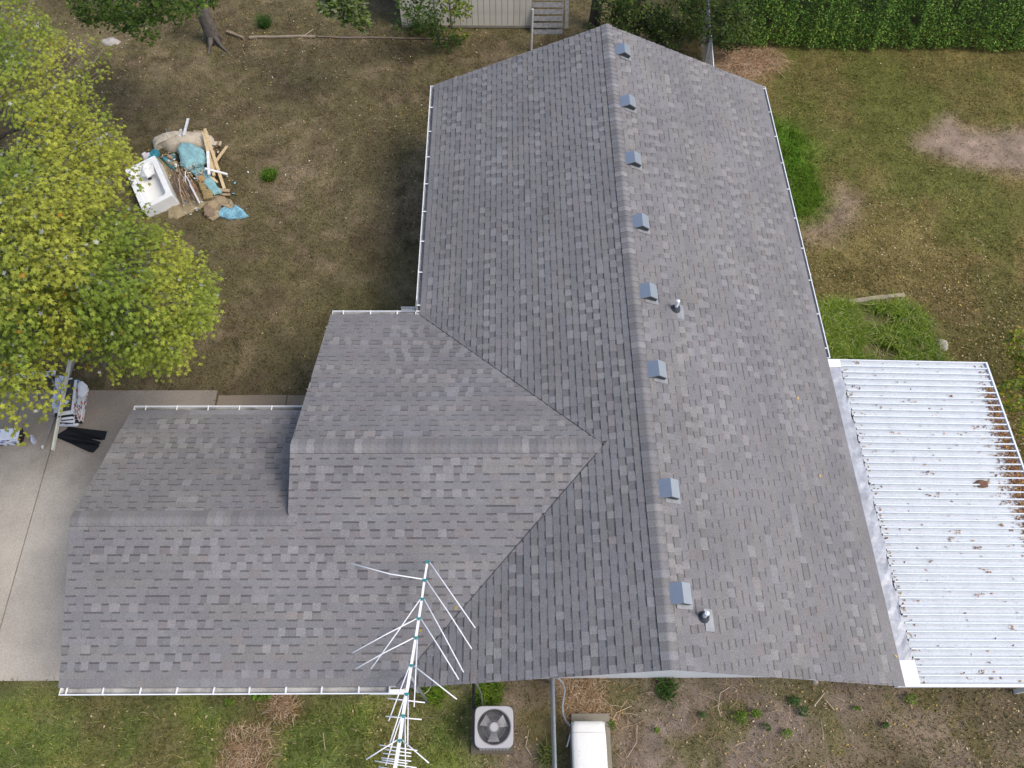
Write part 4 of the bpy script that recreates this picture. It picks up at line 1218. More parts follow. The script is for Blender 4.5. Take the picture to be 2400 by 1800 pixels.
# ================================================================== TREES
def maple_leaf(m, c, X, Y, Z, size, col):
    """five lobed leaf, X across, Y to the tip, Z its face"""
    out = [(0, -.22), (.34, -.34), (.30, -.04), (.52, .26), (.20, .22), (.0, .64), (-.20, .22), (-.52, .26), (-.30, -.04), (-.34, -.34)]
    vs = [c]
    for x, y in out:
        r2 = x * x + y * y
        vs.append(c + X * (x * size) + Y * (y * size) - Z * (r2 * size * .55))
    n = len(out)
    m.add(vs, [(0, 1 + i, 1 + (i + 1) % n) for i in range(n)], col)

def leaf_frame(rr, tilt, out_dir=None):
    a = rr.uniform(0, 6.28) if out_dir is None else out_dir + rr.gauss(0, .7)
    Z = Vector((math.sin(tilt) * math.cos(a), math.sin(tilt) * math.sin(a), math.cos(tilt)))
    Y = (Vector((math.cos(a), math.sin(a), 0)) - Z * Z.dot(Vector((math.cos(a), math.sin(a), 0)))).normalized()
    X = Y.cross(Z)
    return X, Y, Z

CROWN = [(-260, -200), (40, -160), (95, 20), (165, 72), (248, 90), (262, 160), (250, 210), (215, 235), (285, 262), (300, 330), (335, 400), (345, 470), (380, 515), (440, 560), (505, 640), (520, 700), (505, 760), (450, 800), (445, 850), (390, 880), (345, 862), (300, 870), (255, 890), (225, 850), (165, 860), (160, 910), (140, 965), (105, 985), (70, 975), (45, 1035), (20, 990), (-40, 1000), (-300, 1010)]
cxs = np.array([p[0] for p in CROWN]); cys = np.array([p[1] for p in CROWN])
maple = thing('maple_tree', 'large yellow green maple overhanging the driveway and scrap heap', 'tree', at(60, 640))
mp0 = maple.location.copy()
rt = random.Random(11)
cand_u = RNG.uniform(-260, 530, 6000); cand_v = RNG.uniform(-200, 1060, 6000)
dist = poly_dist(cand_u, cand_v, CROWN)
dens = fbm(cand_u, cand_v, 150.0, 1, 3)
clusters = []
for i in range(6000):
    d = dist[i]
    if d < 30: continue
    if dens[i] < .24 + .16 * math.exp(-d / 50) + .12 * rt.random(): continue
    if cand_v[i] > 800 and cand_u[i] < 215 and rt.random() > (.18 if cand_u[i] > 110 else .34): continue
    top = 4.6 + 3.6 * min(1, d / 260) ** .6
    depth = rt.random() ** 1.4
    z = top - depth * (1.2 + 2.2 * min(1, d / 200))
    clusters.append((at(cand_u[i], cand_v[i], max(2.6, z)), depth, cand_u[i], cand_v[i]))
    if len(clusters) >= 2300: break
edge = []
for i in range(len(CROWN)):
    (ua, va), (ub, vb) = CROWN[i], CROWN[(i + 1) % len(CROWN)]
    for k in range(max(1, int(math.hypot(ub - ua, vb - va) / 22))):
        t = rt.random(); u, v = ua + (ub - ua) * t, va + (vb - va) * t
        if not (-30 < u < 560 and -30 < v < 1080): continue
        nx_, ny_2 = (vb - va), -(ub - ua); q = rt.uniform(-34, 6) / math.hypot(nx_, ny_2)
        edge.append((at(u + nx_ * q, v + ny_2 * q, rt.uniform(3.4, 5.2)), 0.0, u, v))
clusters += edge
leaves_all = []
tw = MB()
edge_set = set((c, d, u, v) for c, d, u, v in [(e[0].copy().freeze(), *e[1:]) for e in edge])
clusters = [(c.copy().freeze(), d, u, v) for c, d, u, v in clusters]
hub = Vector((mp0.x, mp0.y, 3.6))
for c, depth, u, v in clusters:
    tone = fbm(np.array([u]), np.array([v]), 130.0, 9, 3)[0]
    out = math.atan2(c.y - mp0.y, c.x - mp0.x)
    inward = (hub - c).normalized()
    tip = c + Vector((0, 0, -.05))
    tw.tube([c + inward * rt.uniform(.5, 1.0) + Vector((0, 0, -.15)), c + inward * .25, c], [.011, .008, .004], 4, caps=False)
    kk = rt.randint(19, 29) if (c, depth, u, v) not in edge_set else rt.randint(6, 11)
    yel = min(1, max(0.12, (tone - .34) * 4 + rt.uniform(-.15, .25)))
    for j in range(kk):
        a = rt.uniform(0, 6.28); r_ = (.17 if (c, depth, u, v) in edge_set else .34) * math.sqrt(rt.random())
        p = c + Vector((r_ * math.cos(a), r_ * math.sin(a), rt.uniform(-.14, .12) - .3 * r_))
        tilt = abs(rt.gauss(.45, .35))
        if rt.random() < .012: tilt = rt.uniform(1.9, 2.9)
        X, Y, Z = leaf_frame(rt, tilt, a)
        base = np.array((.195, .28, .034)) * (1 - yel) + np.array((.395, .415, .052)) * yel
        if rt.random() < .005: base = np.array((.42, .22, .02))
        col = tuple(base * rt.uniform(.58, 1.22))
        leaves_all.append((p, X, Y, Z, rt.uniform(.056, .102), col, depth))
# trunk and limbs
tk = MB()
tk.tube([mp0 + Vector((0, 0, -.1)), mp0 + Vector((.02, 0, .5)), mp0 + Vector((.1, .05, 2.0)), hub], [.36, .27, .23, .19], 14)
for k in range(5):
    a = k * 1.26 + .4
    tk.tube([mp0 + Vector((.2 * math.cos(a), .2 * math.sin(a), .25)), mp0 + Vector((.45 * math.cos(a), .45 * math.sin(a), .04)), mp0 + Vector((.85 * math.cos(a), .85 * math.sin(a), -.05))], [.12, .08, .03], 7)
tk_o = tk.build('trunk', M_BARK, maple, smooth=True)
lm = random.Random(4)
picks = lm.sample(clusters, 46)
for k in range(13):
    tgt = picks[k][0]
    mid = hub.lerp(tgt, .5) + Vector((lm.uniform(-.3, .3), lm.uniform(-.3, .3), lm.uniform(.0, .5)))
    m = MB(); m.tube([hub + Vector((0, 0, -.2)), hub.lerp(mid, .5) + Vector((0, 0, .25)), mid, tgt], [.12, .085, .055, .014], 8)
    for q in range(4):
        t2 = picks[13 + (k * 3 + q) % 33][0]
        if (t2 - mid).length < 4.5: m.tube([mid, mid.lerp(t2, .55) + Vector((0, 0, .15)), t2], [.032, .02, .007], 6)
    m.build('limb', M_BARK, maple, smooth=True)
tw_o = tw.build('twigs', M_TWIG, maple); tw_o['kind'] = 'stuff'
cm_ = MB()
def lf_area(l):
    p = l[0]; u, v = proj(p)
    if not (0 < u < 2400 and 0 < v < 1800): return 0
    view = (Vector((0, 0, CAMH)) - p)
    return (l[4] ** 2) * abs(l[3].dot(view.normalized())) / view.length_squared * (1.6 - l[6])
ordl = sorted(range(len(leaves_all)), key=lambda i: -lf_area(leaves_all[i]))
sing = set(ordl[:300])
for i, l in enumerate(leaves_all):
    if i not in sing: maple_leaf(cm_, l[0], l[1], l[2], l[3], l[4], l[5])
crown = cm_.build('crown', M_LEAF, maple); crown['kind'] = 'stuff'
lfm = MB(); maple_leaf(lfm, Vector((0, 0, 0)), Vector((1, 0, 0)), Vector((0, 1, 0)), Vector((0, 0, 1)), 1.0, (1, 1, 1))
proto = None
for i in sing:
    p, X, Y, Z, s_, col, _ = leaves_all[i]
    if proto is None: o = proto = lfm.build('leaf', M_LEAF, crown)
    else: o = proto.copy(); COL.objects.link(o); o.parent = crown
    o.matrix_local = Matrix.Translation(p) @ Matrix((X, Y, Z)).transposed().to_4x4() @ Matrix.Scale(s_, 4)
    o.color = (*col, 1)
for o in list(maple.children):
    o.matrix_parent_inverse = Matrix.Translation(-mp0)

def leaf_cloud(n, pts_fn, size, cols, seed, tilt=(.5, .4), shape='oval'):
    """n simple pointed leaves as arrays"""
    rr = np.random.default_rng(seed)
    C = pts_fn(n, rr); n = len(C)
    az = rr.uniform(0, 2 * np.pi, n); tl = np.abs(rr.normal(tilt[0], tilt[1], n))
    Z = np.stack([np.sin(tl) * np.cos(az), np.sin(tl) * np.sin(az), np.cos(tl)], 1)
    b = rr.uniform(0, 2 * np.pi, n)
    Y = np.stack([np.cos(b), np.sin(b), -.3 * np.ones(n)], 1); Y -= Z * (Y * Z).sum(1, keepdims=True); Y /= np.linalg.norm(Y, axis=1, keepdims=True)
    X = np.cross(Y, Z)
    s = rr.uniform(.7, 1.25, n)[:, None] * size
    V = np.stack([C - Y * s * .5, C + X * s * .28 - Y * s * .05 - Z * s * .08, C + Y * s * .55 - Z * s * .12, C - X * s * .28 - Y * s * .05 - Z * s * .08], 1).reshape(-1, 3)
    F = np.arange(4 * n).reshape(n, 4)
    cols = np.array(cols); ci = rr.integers(0, len(cols), n)
    K = cols[ci] * rr.uniform(.7, 1.3, n)[:, None]
    return V, F, K

def blob_pts(blobs, gaps=0):
    """leaf places near the skin of a set of uneven lobes"""
    def fn(n, rr):
        w = np.array([b[3] * b[4] for b in blobs]); w = w / w.sum()
        k = rr.choice(len(blobs), n, p=w)
        B = np.array([b[:6] for b in blobs])[k]
        d = rr.normal(size=(n, 3)); d /= np.linalg.norm(d, axis=1, keepdims=True)
        r = rr.uniform(.35, 1.0, n) ** .45
        ph = np.sin(d[:, 0] * 5 + k) * np.cos(d[:, 1] * 6 + 2 * k) * .22 + 1
        P = B[:, :3] + d * B[:, 3:6] * (r * ph)[:, None]
        P = P[P[:, 2] > .05]
        if gaps: P = P[(fbm(P[:, 0] + P[:, 2] * .8, P[:, 1] + P[:, 2] * .6, .5, 7, 2) > gaps)]
        return P
    return fn

def cloud_tree(name, label, cat, base, trunk, blobs, n, size, cols, seed, limbs=(), group=None, bark=M_BARK):
    t = thing(name, label, cat, base, group)
    inv = Matrix.Translation(-Vector(base))
    if trunk:
        m = MB(); m.tube(trunk[0], trunk[1], 10)
        o = m.build('trunk', bark, t, smooth=True); o.matrix_parent_inverse = inv
    for pts, rad in limbs:
        m = MB(); m.tube(pts, rad, 7); o = m.build('limb', bark, t, smooth=True); o.matrix_parent_inverse = inv
    V, F, K = leaf_cloud(n, blob_pts(blobs), size, cols, seed)
    o = np_mesh('crown', V, F, K, M_LEAF2, t); o.matrix_parent_inverse = inv; o['kind'] = 'stuff'
    return t

G1 = [(.045, .085, .012), (.06, .11, .016), (.085, .14, .02), (.12, .17, .03)]
G2 = [(.05, .10, .02), (.07, .13, .02), (.035, .07, .012)]
GY = [(.14, .17, .02), (.10, .15, .02), (.19, .20, .025)]
def B(u, v, z, rx, ry, rz): p = at(u, v, z); return (p.x, p.y, p.z, rx, ry, rz)
# tree with the leaning trunk
tb0 = at(502, 96)
cloud_tree('shade_tree', 'grey trunked tree with spreading roots at the yard edge', 'tree', tb0,
           ([tb0 + Vector((0, 0, -.1)), tb0 + Vector((-.02, .02, .35)), tb0 + Vector((-.10, .1, 2.0)), tb0 + Vector((-.2, .3, 4.2)), tb0 + Vector((-.3, .5, 6))], [.27, .22, .19, .16, .13]),
           [B(300, -10, 4.5, 1.0, .7, .8), B(385, -10, 4.6, .8, .7, .7), B(240, 10, 3.4, .9, .6, .6), B(338, 62, 2.8, .42, .42, .55), B(205, 5, 3.2, .6, .6, .6), B(290, 45, 2.6, .45, .4, .4), B(430, -60, 6, 1, 1, .8)],
           4600, .13, [(.075, .13, .02), (.10, .165, .024), (.14, .20, .03), (.055, .10, .015)], 31,
           limbs=[([tb0 + Vector((.15 * math.cos(a), .15 * math.sin(a), .22)), tb0 + Vector((.42 * math.cos(a), .42 * math.sin(a), .05)), tb0 + Vector((.95 * math.cos(a), .95 * math.sin(a), -.04))], [.10, .05, .012]) for a in (-.8, -1.7)])
hb = at(830, -40)
cloud_tree('leafy_tree', 'pale leafed tree reaching in above the bare yard', 'tree', hb + Vector((0, 3, 0)),
           ([hb + Vector((0, 3, 0)), hb + Vector((0, 2.8, 2.5)), hb + Vector((0, 2.2, 4))], [.16, .13, .08]),
           [B(825, 25, 3.0, .55, .45, .45), B(800, -10, 3.4, .6, .6, .5), B(850, 50, 2.6, .28, .3, .35), B(770, 5, 3.4, .35, .4, .4)], 1100, .15, [(.10, .16, .03), (.14, .19, .04), (.24, .27, .15)], 32)
for i, (u, v, topz, bl, lab) in enumerate((
        (1028, 103, 3.0, ((1000, 20, 1.9, .55, .4, .55), (1010, 60, 1.1, .35, .3, .4), (985, 45, 1.2, .3, .3, .4), (960, 10, 2.1, .45, .4, .4), (1020, 75, .6, .25, .25, .4)), 'slim sapling with dark foliage nearest the shed middle'),
        (1062, 88, 2.8, ((1060, 10, 2.0, .4, .4, .4), (1058, 55, 1.1, .18, .2, .35), (1085, 20, 1.7, .3, .3, .35), (1075, 80, .35, .3, .2, .2)), 'thin sapling with yellow green leaves beside the pallet'))):
    p = at(u, v)
    cloud_tree('sapling', lab, 'sapling', p, ([p, p + Vector((-.03, .03, .8)), p + Vector((-.05, .1, 1.8)), p + Vector((-.05, .2, topz))], [.055, .045, .04, .02]),
               [B(*b) for b in bl], 520 if i == 0 else 330, .13, G1[:3] if i == 0 else [(.14, .18, .02), (.20, .22, .02), (.09, .14, .02)], 40 + i, group='saplings before the shed', bark=M_TWIG)
for i, (u, v, lab) in enumerate(((1000, 60, 'dark weedy bush against the shed foot'), (955, 58, 'low weedy shrub at the open shed corner'), (1040, 98, 'undergrowth clump between the two saplings'))):
    V, F, K = leaf_cloud(260, blob_pts([B(u, v, .3, .55, .35, .4), B(u + 20, v + 6, .2, .4, .3, .3)]), .10, G2, 60 + i)
    t = thing('bush', lab, 'bush', at(u, v)); o = np_mesh('foliage', V, F, K, M_LEAF2, t); o.matrix_parent_inverse = Matrix.Translation(-t.location)
# dark trunk by the roof peak
q = at(1392, 62); t = thing('dark_tree', 'dark tree trunk rising behind the roof peak', 'tree', q)
m = MB(); m.tube([q, q + Vector((.05, .1, 1.5)), q + Vector((.1, .2, 4))], [.20, .17, .14], 10); o = m.build('trunk', M_BARK, t, smooth=True); o.matrix_parent_inverse = Matrix.Translation(-q)
V, F, K = leaf_cloud(900, blob_pts([B(1480, -60, 4.4, .9, .8, .6), B(1550, -70, 4.6, .8, .7, .6)]), .15, GY + G1[2:], 70); o = np_mesh('crown', V, F, K, M_LEAF2, t); o.matrix_parent_inverse = Matrix.Translation(-q); o['kind'] = 'stuff'
# thicket behind the peak, then the long vine covered hedge
th = thing('shrub_thicket', 'dark unkempt thicket behind the roof peak', 'bush', at(1530, 60))
V, F, K = leaf_cloud(19000, blob_pts([B(1430, 20, 1.6, .9, .8, 1.2), B(1510, 10, 1.8, 1.0, .9, 1.4), B(1580, 25, 1.7, .8, .8, 1.3), B(1610, 50, 1.0, .5, .5, .8), B(1540, 60, .9, .8, .5, .7), B(1470, 45, .9, .7, .6, .8), B(1690, 20, 2.0, .9, .9, 1.4), B(1720, 60, 1.2, .7, .6, .9)], .47), .10, [(.035, .065, .014), (.06, .11, .02), (.10, .15, .03), (.13, .18, .035), (.07, .065, .035)], 81, tilt=(.7, .5))
o = np_mesh('foliage', V, F, K, M_LEAF2, th); o['kind'] = 'stuff'; o.matrix_parent_inverse = Matrix.Translation(-th.location)
m = MB(); rr = random.Random(8)
for k in range(60):
    p = at(rr.uniform(1430, 1640), rr.uniform(70, 150)); a = rr.uniform(0, 6.28)
    m.tube([p, p + Vector((math.cos(a) * .3, math.sin(a) * .3, .35)), p + Vector((math.cos(a) * .7, math.sin(a) * .7, .4))], .008, 4, col=(.8, .7, .6), caps=False)
o = m.build('stems', M_TWIG, th); o['kind'] = 'stuff'; o.matrix_parent_inverse = Matrix.Translation(-th.location)
hg = thing('hedge', 'long dense green vine hedge closing the yard', 'hedge', at(2000, 100))
hy = at(2000, 108).y
def hedge_pts(n, rr):
    x = rr.uniform(7.2, 21, n); t = rr.random(n)
    lump = fbm(x, np.zeros(n), 1.3, 3) * .7 + fbm(x, np.zeros(n) + 5, .32, 6, 3) * .8
    front = t < .62
    z = np.where(front, rr.uniform(.08, 2.9, n), 2.4 + rr.uniform(-.2, .5, n) + lump * .35)
    y = np.where(front, hy + .15 - lump * .45 + .10 * (z - 1) + rr.uniform(0, .35, n), hy + rr.uniform(.1, 2.6, n))
    fr_ = fbm(x * 2.2, z * 1.0, .5, 10, 3)
    keep = (fr_ > .31) | (~front)
    return np.stack([x, y, z], 1)[keep]
HG = [(.125, .24, .045), (.17, .31, .052), (.21, .36, .06), (.095, .185, .038), (.30, .40, .075)]
V, F, K = leaf_cloud(82000, hedge_pts, .075, HG, 90, tilt=(.75, .45))
o = np_mesh('foliage', V, F, K, M_LEAF2, hg); o['kind'] = 'stuff'; o.matrix_parent_inverse = Matrix.Translation(-hg.location)
m = MB()
for k in range(9):
    x = 7.4 + k * 1.65
    m.tube([(x, hy + .7, 0), (x, hy + .7, 2.3)], .04, 6)
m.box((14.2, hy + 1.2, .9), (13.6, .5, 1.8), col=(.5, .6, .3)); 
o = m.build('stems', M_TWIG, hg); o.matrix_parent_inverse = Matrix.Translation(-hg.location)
# small tree at the frame edge over the patio cover
rb0 = at(2440, 930); et = thing('young_maple', 'yellow tipped tree leaning over the far side of the patio cover', 'tree', rb0)
inv = Matrix.Translation(-rb0)
m = MB(); m.tube([rb0, rb0 + Vector((0, .1, 1.5)), rb0 + Vector((0, .2, 2.1))], [.09, .07, .04], 8); o = m.build('trunk', M_BARK, et, smooth=True); o.matrix_parent_inverse = inv
V, F, K = leaf_cloud(1500, blob_pts([B(2392, 810, 1.9, .28, .48, .4), B(2378, 925, 1.9, .36, .44, .36), B(2420, 860, 1.7, .42, .5, .4), B(2420, 1000, 1.9, .3, .3, .3), B(2460, 900, 2.0, .6, .9, .4)]), .11, [(.17, .24, .02), (.24, .28, .022), (.30, .29, .03), (.10, .16, .02), (.34, .22, .04)], 95, tilt=(.5, .4))
o = np_mesh('crown', V, F, K, M_LEAF2, et); o['kind'] = 'stuff'; o.matrix_parent_inverse = inv
m = MB(); rr = random.Random(2)
for k in range(8):
    p = at(rr.uniform(2370, 2430), rr.uniform(790, 1000), 1.85); m.tube([rb0 + Vector((0, .2, 1.5)), rb0.lerp(p, .6) + Vector((0, 0, .6)), p], [.03, .02, .006], 5)
o = m.build('limb', M_BARK, et); o.matrix_parent_inverse = inv

# ================================================================== GRASS, LEAVES, WEEDS
def scatter(n, box_, rr):
    x = rr.uniform(box_[0], box_[1], n); y = rr.uniform(box_[2], box_[3], n)
    q = ~built(x, y)
    return x[q], y[q]
def in_view(x, y, pad=.4):
    k = y / CAMH
    return (np.abs(x) < 10.6 + y * .36) & (y > .2)
def blades(x, y, ln, col, rr, lean=.7, wid=.010, z0=-.03):
    n = len(x)
    a = rr.uniform(0, 2 * np.pi, n); ct = np.cos(a); st = np.sin(a)
    l = ln * rr.uniform(.5, 1.4, n); le = np.abs(rr.normal(lean, .35, n))
    b = np.stack([x, y, np.full(n, z0)], 1)
    side = np.stack([-st, ct, np.zeros(n)], 1) * wid
    mid = b + np.stack([ct * l * le * .35, st * l * le * .35, l * .75], 1)
    tip = b + np.stack([ct * l * le * 1.1, st * l * le * 1.1, l * (1.05 - .35 * np.clip(le, 0, 1.6))], 1)
    V = np.stack([b - side, b + side, mid + side * .7, tip, mid - side * .7], 1).reshape(-1, 3)
    k = np.arange(n)[:, None] * 5
    F = np.concatenate([k + np.array([[0, 1, 2]]), k + np.array([[0, 2, 4]]), k + np.array([[4, 2, 3]])], 0)
    C = np.concatenate([col, col, col], 0)
    return V, F, C
rg = np.random.default_rng(3)
X_, Y_ = scatter(620000, (-18, 18.5, .3, 25), rg)
q = in_view(X_, Y_); X_, Y_ = X_[q], Y_[q]
c_, g_, l_ = cover(X_, Y_)
q = rg.random(len(X_)) < g_ * .75 + .06
X_, Y_, c_, g_, l_ = X_[q], Y_[q], c_[q], g_[q], l_[q]
dry = rg.random(len(X_)) < .36
cc = np.where(dry[:, None], c_ * np.array([1.75, 1.6, 1.5]) , c_ * np.array([.92, 1.08, .72])) * rg.uniform(.6, 1.45, len(X_))[:, None]
V, F, C = blades(X_, Y_, l_, cc, rg, 1.0, .0095)
tag(np_mesh('grass', V, F, C, M_BLADE), 'short worn lawn grass over the yard', 'grass', kind='stuff')
# tall arching grass in the bed, along the gutter and in tufts
def tall(name, polys, n, ln, cols, lab, seed, wid=.008):
    rr = np.random.default_rng(seed); VV = []; FF = []; CC = []; off = 0
    for P, frac in polys:
        P2 = np.array([(p[0], p[1]) for p in P]); lo, hi = P2.min(0), P2.max(0)
        x = rr.uniform(lo[0], hi[0], int(n * frac)); y = rr.uniform(lo[1], hi[1], int(n * frac))
        cl = fbm(x, y, .45, 12, 3)
        k = (poly_dist(x, y, P) > 0) & (cl > .475)
        x, y = x[k], y[k]
        cols_ = np.array(cols)[rr.integers(0, len(cols), len(x))] * rr.uniform(.7, 1.3, len(x))[:, None]
        V, F, C = blades(x, y, np.full(len(x), ln), cols_, rr, .9, wid)
        VV.append(V); FF.append(F + off); CC.append(C); off += len(V)
    return tag(np_mesh(name, np.concatenate(VV), np.concatenate(FF), np.concatenate(CC), M_BLADE), lab, 'grass', kind='stuff')
GRN = [(.14, .25, .024), (.20, .29, .03), (.09, .17, .018), (.27, .33, .05), (.38, .40, .15)]
BEDL = pixpoly(((1905, 745), (1945, 722), (1985, 728), (2010, 790), (1990, 880), (1930, 870)))
tall('bed_grass', [(BED, .8), (BEDL, .9)], 15500, .34, GRN, 'tall arching grass filling the raised bed', 4)
tall('lush_grass', [(LUSH, 1.0)], 7000, .20, [(.10, .19, .018), (.13, .22, .02), (.08, .15, .015)], 'bright lush grass strip below the east gutter', 5)
def tuft(u, v, r, n, ln, cols, lab, seed, name='grass_tuft', grp=None, wid=.008):
    rr = np.random.default_rng(seed); p = at(u, v)
    a = rr.uniform(0, 6.28, n); d = r * np.sqrt(rr.random(n))
    C0 = np.array(cols)[rr.integers(0, len(cols), n)] * rr.uniform(.7, 1.3, n)[:, None]
    V, F, C = blades(p.x + d * np.cos(a), p.y + d * np.sin(a), np.full(n, ln), C0, rr, .7, wid)
    return tag(np_mesh(name, V, F, C, M_BLADE), lab, 'grass tuft', grp)
tuft(632, 414, .20, 420, .20, [(.10, .19, .02), (.13, .22, .025), (.07, .14, .02)], 'lone bright green grass tuft in the brown yard', 1)
def weed(u, v, r, n, size, cols, lab, seed, grp='weeds in the south yard'):
    p = at(u, v)
    V, F, K = leaf_cloud(n, blob_pts([(p.x, p.y, .06, r, r * .85, .09), (p.x + r * .5, p.y + r * .3, .05, r * .6, r * .5, .07)]), size, cols, seed, tilt=(.5, .35))
    t = thing('weed', lab, 'weed', p, grp); o = np_mesh('leaves', V, F, K, M_LEAF2, t); o.matrix_parent_inverse = Matrix.Translation(-p)
WG = [(.12, .20, .02), (.15, .23, .025), (.09, .16, .02)]
WD = [(.05, .11, .02), (.07, .14, .03), (.04, .09, .02)]
for i, (u, v, r, n, col, lab) in enumerate((
        (1732, 1681, .15, 260, WG, 'largest bright green weed on the bare soil'), (1770, 1673, .11, 130, WG, 'loose bright weed beside the largest one'), (1646, 1676, .07, 60, WD, 'small dark weed nearest the generator side'),
        (1861, 1645, .12, 160, WD, 'dark green weed clump below the gable end'), (1880, 1668, .12, 110, WD, 'spreading dark weed below the clump by the gable end'), (1793, 1705, .09, 80, WD, 'small weed in the middle of the bare soil'),
        (1842, 1720, .11, 110, WG, 'yellow green weed by the pale broken stick'), (1538, 1712, .06, 60, WG, 'tiny weed beside the long dry stems'), (2005, 1662, .07, 60, WG, 'yellow weed under the patio corner'), (2130, 1640, .13, 130, WG, 'weed patch below the patio cover edge'),
        (2072, 1700, .07, 60, WD, 'dark sprout in the soil beyond the patio edge'), (1430, 1700, .10, 110, WG, 'weed growing along the generator pad'), (615, 1625, .22, 260, [(.16, .30, .02), (.12, .24, .02)], 'vivid green plant under the long south gutter'),
        (538, 1648, .10, 90, WG, 'bright sprout near the vivid plant below the gutter'), (1115, 1640, .16, 200, WD, 'dark weeds at the condenser corner'))):
    weed(u, v, r, n, .055, col, lab, 100 + i)
tuft(1020, 1625, .22, 240, .22, GRN[:3], 'long grass tuft beside the condenser line', 8, grp='tufts along the south wall')
tuft(1150, 1625, .28, 320, .24, GRN[:3], 'long grass tuft between condenser and wall', 9, grp='tufts along the south wall')
tuft(1285, 1770, .18, 160, .26, [(.22, .24, .09), (.12, .17, .03)], 'pale long grass at the fence foot', 10, grp='tufts along the south wall')
tuft(1560, 1615, .22, 200, .2, WD, 'dark grass tuft at the gable wall foot', 11, grp='tufts along the south wall')
tuft(620, 58, .0 + .22, 260, .3, WD, 'dark grass tuft beside the tree roots', 12, 'grass_tuft')
# straw and dry stems
def straw(polys, n, lo, hi, cols, lab, seed, r=.004):
    rr = random.Random(seed); m = MB()
    for P, f in polys:
        P2 = np.array([(p[0], p[1]) for p in P]); a0, a1 = P2.min(0), P2.max(0)
        for k in range(int(n * f)):
            x, y = rr.uniform(a0[0], a1[0]), rr.uniform(a0[1], a1[1])
            if poly_dist(np.array([x]), np.array([y]), P)[0] < -.08: continue
            a = rr.uniform(0, 6.28); L = rr.uniform(lo, hi); b = a + rr.uniform(-.7, .7)
            m.tube([(x, y, .01 + rr.random() * .04), (x + L / 2 * math.cos(a), y + L / 2 * math.sin(a), .03 + rr.random() * .06), (x + L / 2 * math.cos(a) + L / 2 * math.cos(b), y + L / 2 * math.sin(a) + L / 2 * math.sin(b), .01)], r * .75 * rr.uniform(.7, 1.5), 3, col=rr.choice(cols), caps=False)
    return tag(m.build('straw', M_DRY), lab, 'straw', kind='stuff')
STC = [alb(196, 168, 134), alb(172, 142, 108), alb(150, 120, 92), alb(208, 186, 158)]
straw([(STRAW1, 1)], 900, .2, .7, STC, 'dry vine stems heaped beside the north fence', 1)
straw([(STRAW2, .9), (STRAW3, 1), (STRAW4, .5)], 650, .08, .3, STC, 'dead straw patches along the south wall', 2)
straw([(DIRTS, 1)], 240, .10, .55, STC + [alb(120, 100, 84)], 'loose dry stems scattered on the bare soil', 3)
straw([(GREENS, 1)], 260, .06, .25, STC, 'dry blades lying in the south lawn', 4, .003)
for i, (pts, lab) in enumerate(((((1710, 1610), (1688, 1625), (1683, 1660), (1690, 1680)), 'long bent dry stem lying on the bare soil'), (((1480, 1655), (1445, 1670), (1435, 1690)), 'forked dry stem near the generator pad'),
                               (((1493, 1700), (1492, 1740), (1470, 1775)), 'hooked dry stem beyond the generator'), (((1932, 1625), (1908, 1655)), 'broken tan stick under the gable end'), (((1935, 1640), (1956, 1665)), 'short tan stick beside the broken one'),
                               (((735, 68), (700, 92)), 'bare twig on the earth near the pale timber'), (((2282, 557), (2302, 568)), 'small twig on the olive lawn'), (((1240, 1710), (1232, 1750), (1245, 1770)), 'thin dry stem curling beside the condenser'), (((757, 1718), (762, 1756)), 'dry stem lying in the south lawn'))):
    m = MB(); m.tube([at(u, v, .035 + .02 * (k % 2)) for k, (u, v) in enumerate(pts)], .011 if 'stick' in lab else .008, 5, col=(2.4, 2.1, 1.7))
    tag(m.build('dry_stem', M_TWIG), lab, 'stem', 'dry stems on the ground')
# fallen leaves
def litter(name, n, region, size, cols, lab, seed, dens=None, z=.035):
    rr = np.random.default_rng(seed)
    x, y = scatter(n, region, rr)
    if dens is not None:
        k = rr.random(len(x)) < dens(x, y); x, y = x[k], y[k]
    V, F, K = leaf_cloud(len(x), lambda m, r2: np.stack([x, y, r2.uniform(.0, z, m)], 1), size, cols, seed + 1, tilt=(.25, .3))
    return tag(np_mesh(name, V, F, K, M_DRY), lab, 'leaves', kind='stuff')
LT = [alb(190, 168, 130), alb(170, 146, 108), alb(206, 190, 156), alb(150, 120, 84), alb(188, 164, 90)]
litter('fallen_leaves', 15000, (7, 18.5, 7.5, 22), .05, LT, 'pale fallen leaves over the east lawn', 1, lambda x, y: np.clip((17.5 - y) / 7, .05, 1) * np.clip(fbm(x, y, 1.6, 7) * 2.2 - .45, .08, 1))
litter('fallen_leaves', 5200, (-16, 1.5, 9, 24), .055, LT + [alb(200, 196, 184)], 'sparse fallen leaves over the brown yard', 3, lambda x, y: np.clip((y - 13) / 9, .12, 1) * np.clip(fbm(x, y, 1.8, 2) * 2 - .4, .05, 1))
litter('fallen_leaves', 750, (1, 11, .3, 2.4), .05, LT + [alb(170, 146, 110), alb(150, 120, 90), alb(194, 160, 80)], 'fallen leaves on the soil along the south wall', 5, lambda x, y: np.clip((x - .5) / 6, .1, 1))
litter('fallen_leaves', 170, (-10, 1, .3, 2.0), .06, LT, 'few fallen leaves in the south lawn', 7)
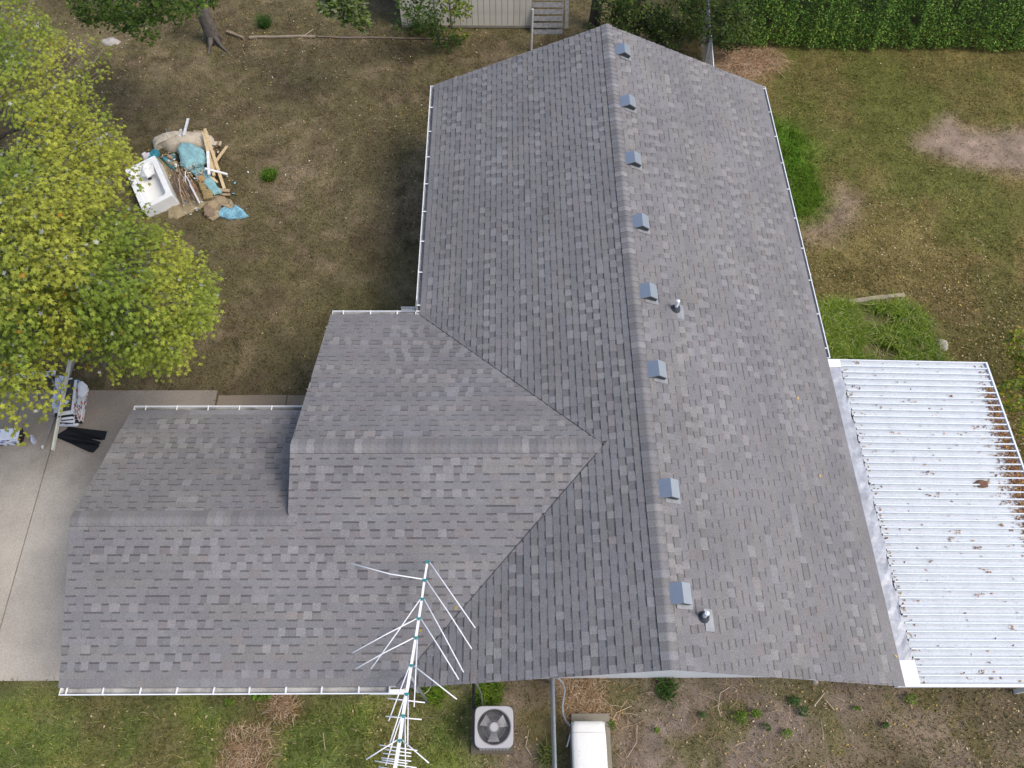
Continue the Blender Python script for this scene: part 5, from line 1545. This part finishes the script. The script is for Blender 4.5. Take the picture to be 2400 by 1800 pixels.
# leaves caught on the patio pans and flashing
rr = np.random.default_rng(12); px_ = []; 
for i in range(npan):
    y0 = PY0 + i * pitch
    f = (y0 - PY0) / (PY1 - PY0)
    far = .25 + .75 * math.sin(max(0.05, min(1, (f - .0) / .85)) * 2.6) ** 2
    n = int(115 * far) if f < .9 else 4
    xx = PX1 - .06 - np.abs(rr.normal(0, .19 * far + .03, n)); px_ += [(a, y0 + rr.uniform(.035, pitch - .01)) for a in xx]
    n = rr.integers(1, 7); px_ += [(a, y0 + rr.uniform(.03, pitch - .01)) for a in np.repeat(rr.uniform(PX0 + .34, PX1 - .3, n), 1)]
    if rr.random() < .5: 
        a = rr.uniform(PX0 + .5, PX1 - .6); px_ += [(a + rr.normal(0, .07), y0 + rr.uniform(.04, pitch - .02)) for _ in range(6)]
    px_ += [(PX0 + .33 + abs(rr.normal(0, .05)), y0 + rr.uniform(.03, pitch - .01)) for _ in range(rr.integers(0, 4))]
px_ = np.array(px_); px_ = px_[(px_[:, 0] > PX0 + .3) & (px_[:, 0] < PX1 - .035)]
V, F, K = leaf_cloud(len(px_), lambda m, r2: np.stack([px_[:, 0], px_[:, 1], PZ0 + sl * (px_[:, 0] - PX0) + .012 + r2.uniform(0, .03, m)], 1), .05, [alb(150, 104, 70), alb(128, 88, 60), alb(170, 126, 84), alb(112, 80, 58), alb(176, 140, 80)], 13, tilt=(.3, .3))
tag(np_mesh('leaf_litter', V, F, K, M_DRY), 'brown leaves packed in the patio cover channels', 'leaves', kind='stuff')
tr_p = at(2302, 1133, 2.36)
m = MB(); m.mound([(tr_p.x + .15 * math.cos(t) * (1.2 if k % 2 else .8), tr_p.y + .085 * math.sin(t)) for k, t in enumerate([.6 * j for j in range(10)])], 2.335, .05, 3, .4, col=alb(128, 96, 76))
tag(m.build('leaf_clump', M_DRY), 'large brown leaf clump in the middle of the patio cover', 'leaves')
for i, (u, v, lab) in enumerate(((1868, 934, 'single tan leaf lying high on the east roof slope'), (2097, 1538, 'single tan leaf at the low corner of the east roof slope'), (1920, 1116, 'curled tan leaf halfway down the east roof slope'))):
    p = on_east(u, v); m = MB(); X, Y, Z = leaf_frame(random.Random(i), .4); maple_leaf(m, p + PE.n * .03, X, Y, Z, .08, alb(200, 172, 120)); tag(m.build('fallen_leaf', M_DRY), lab, 'leaf', 'leaves on the east slope')
for i, (u, v, lab) in enumerate(((1067, 1424, 'yellow leaf on shingles between the upper antenna rods'), (1076, 1470, 'yellow leaf by the antenna rod tips'), (985, 1478, 'yellow leaf beside the antenna boom'))):
    p = at(u, v, ZE + S2 * 1.2); p.z = ZE + S2 * (p.y - Y0) + .03; p2 = at(u, v, p.z); p2.z = ZE + S2 * (p2.y - Y0) + .03
    m = MB(); X, Y, Z = leaf_frame(random.Random(i + 9), .4); maple_leaf(m, p2, X, Y, Z, .075, alb(214, 180, 70)); tag(m.build('fallen_leaf', M_DRY), lab, 'leaf', 'yellow leaves by the antenna')
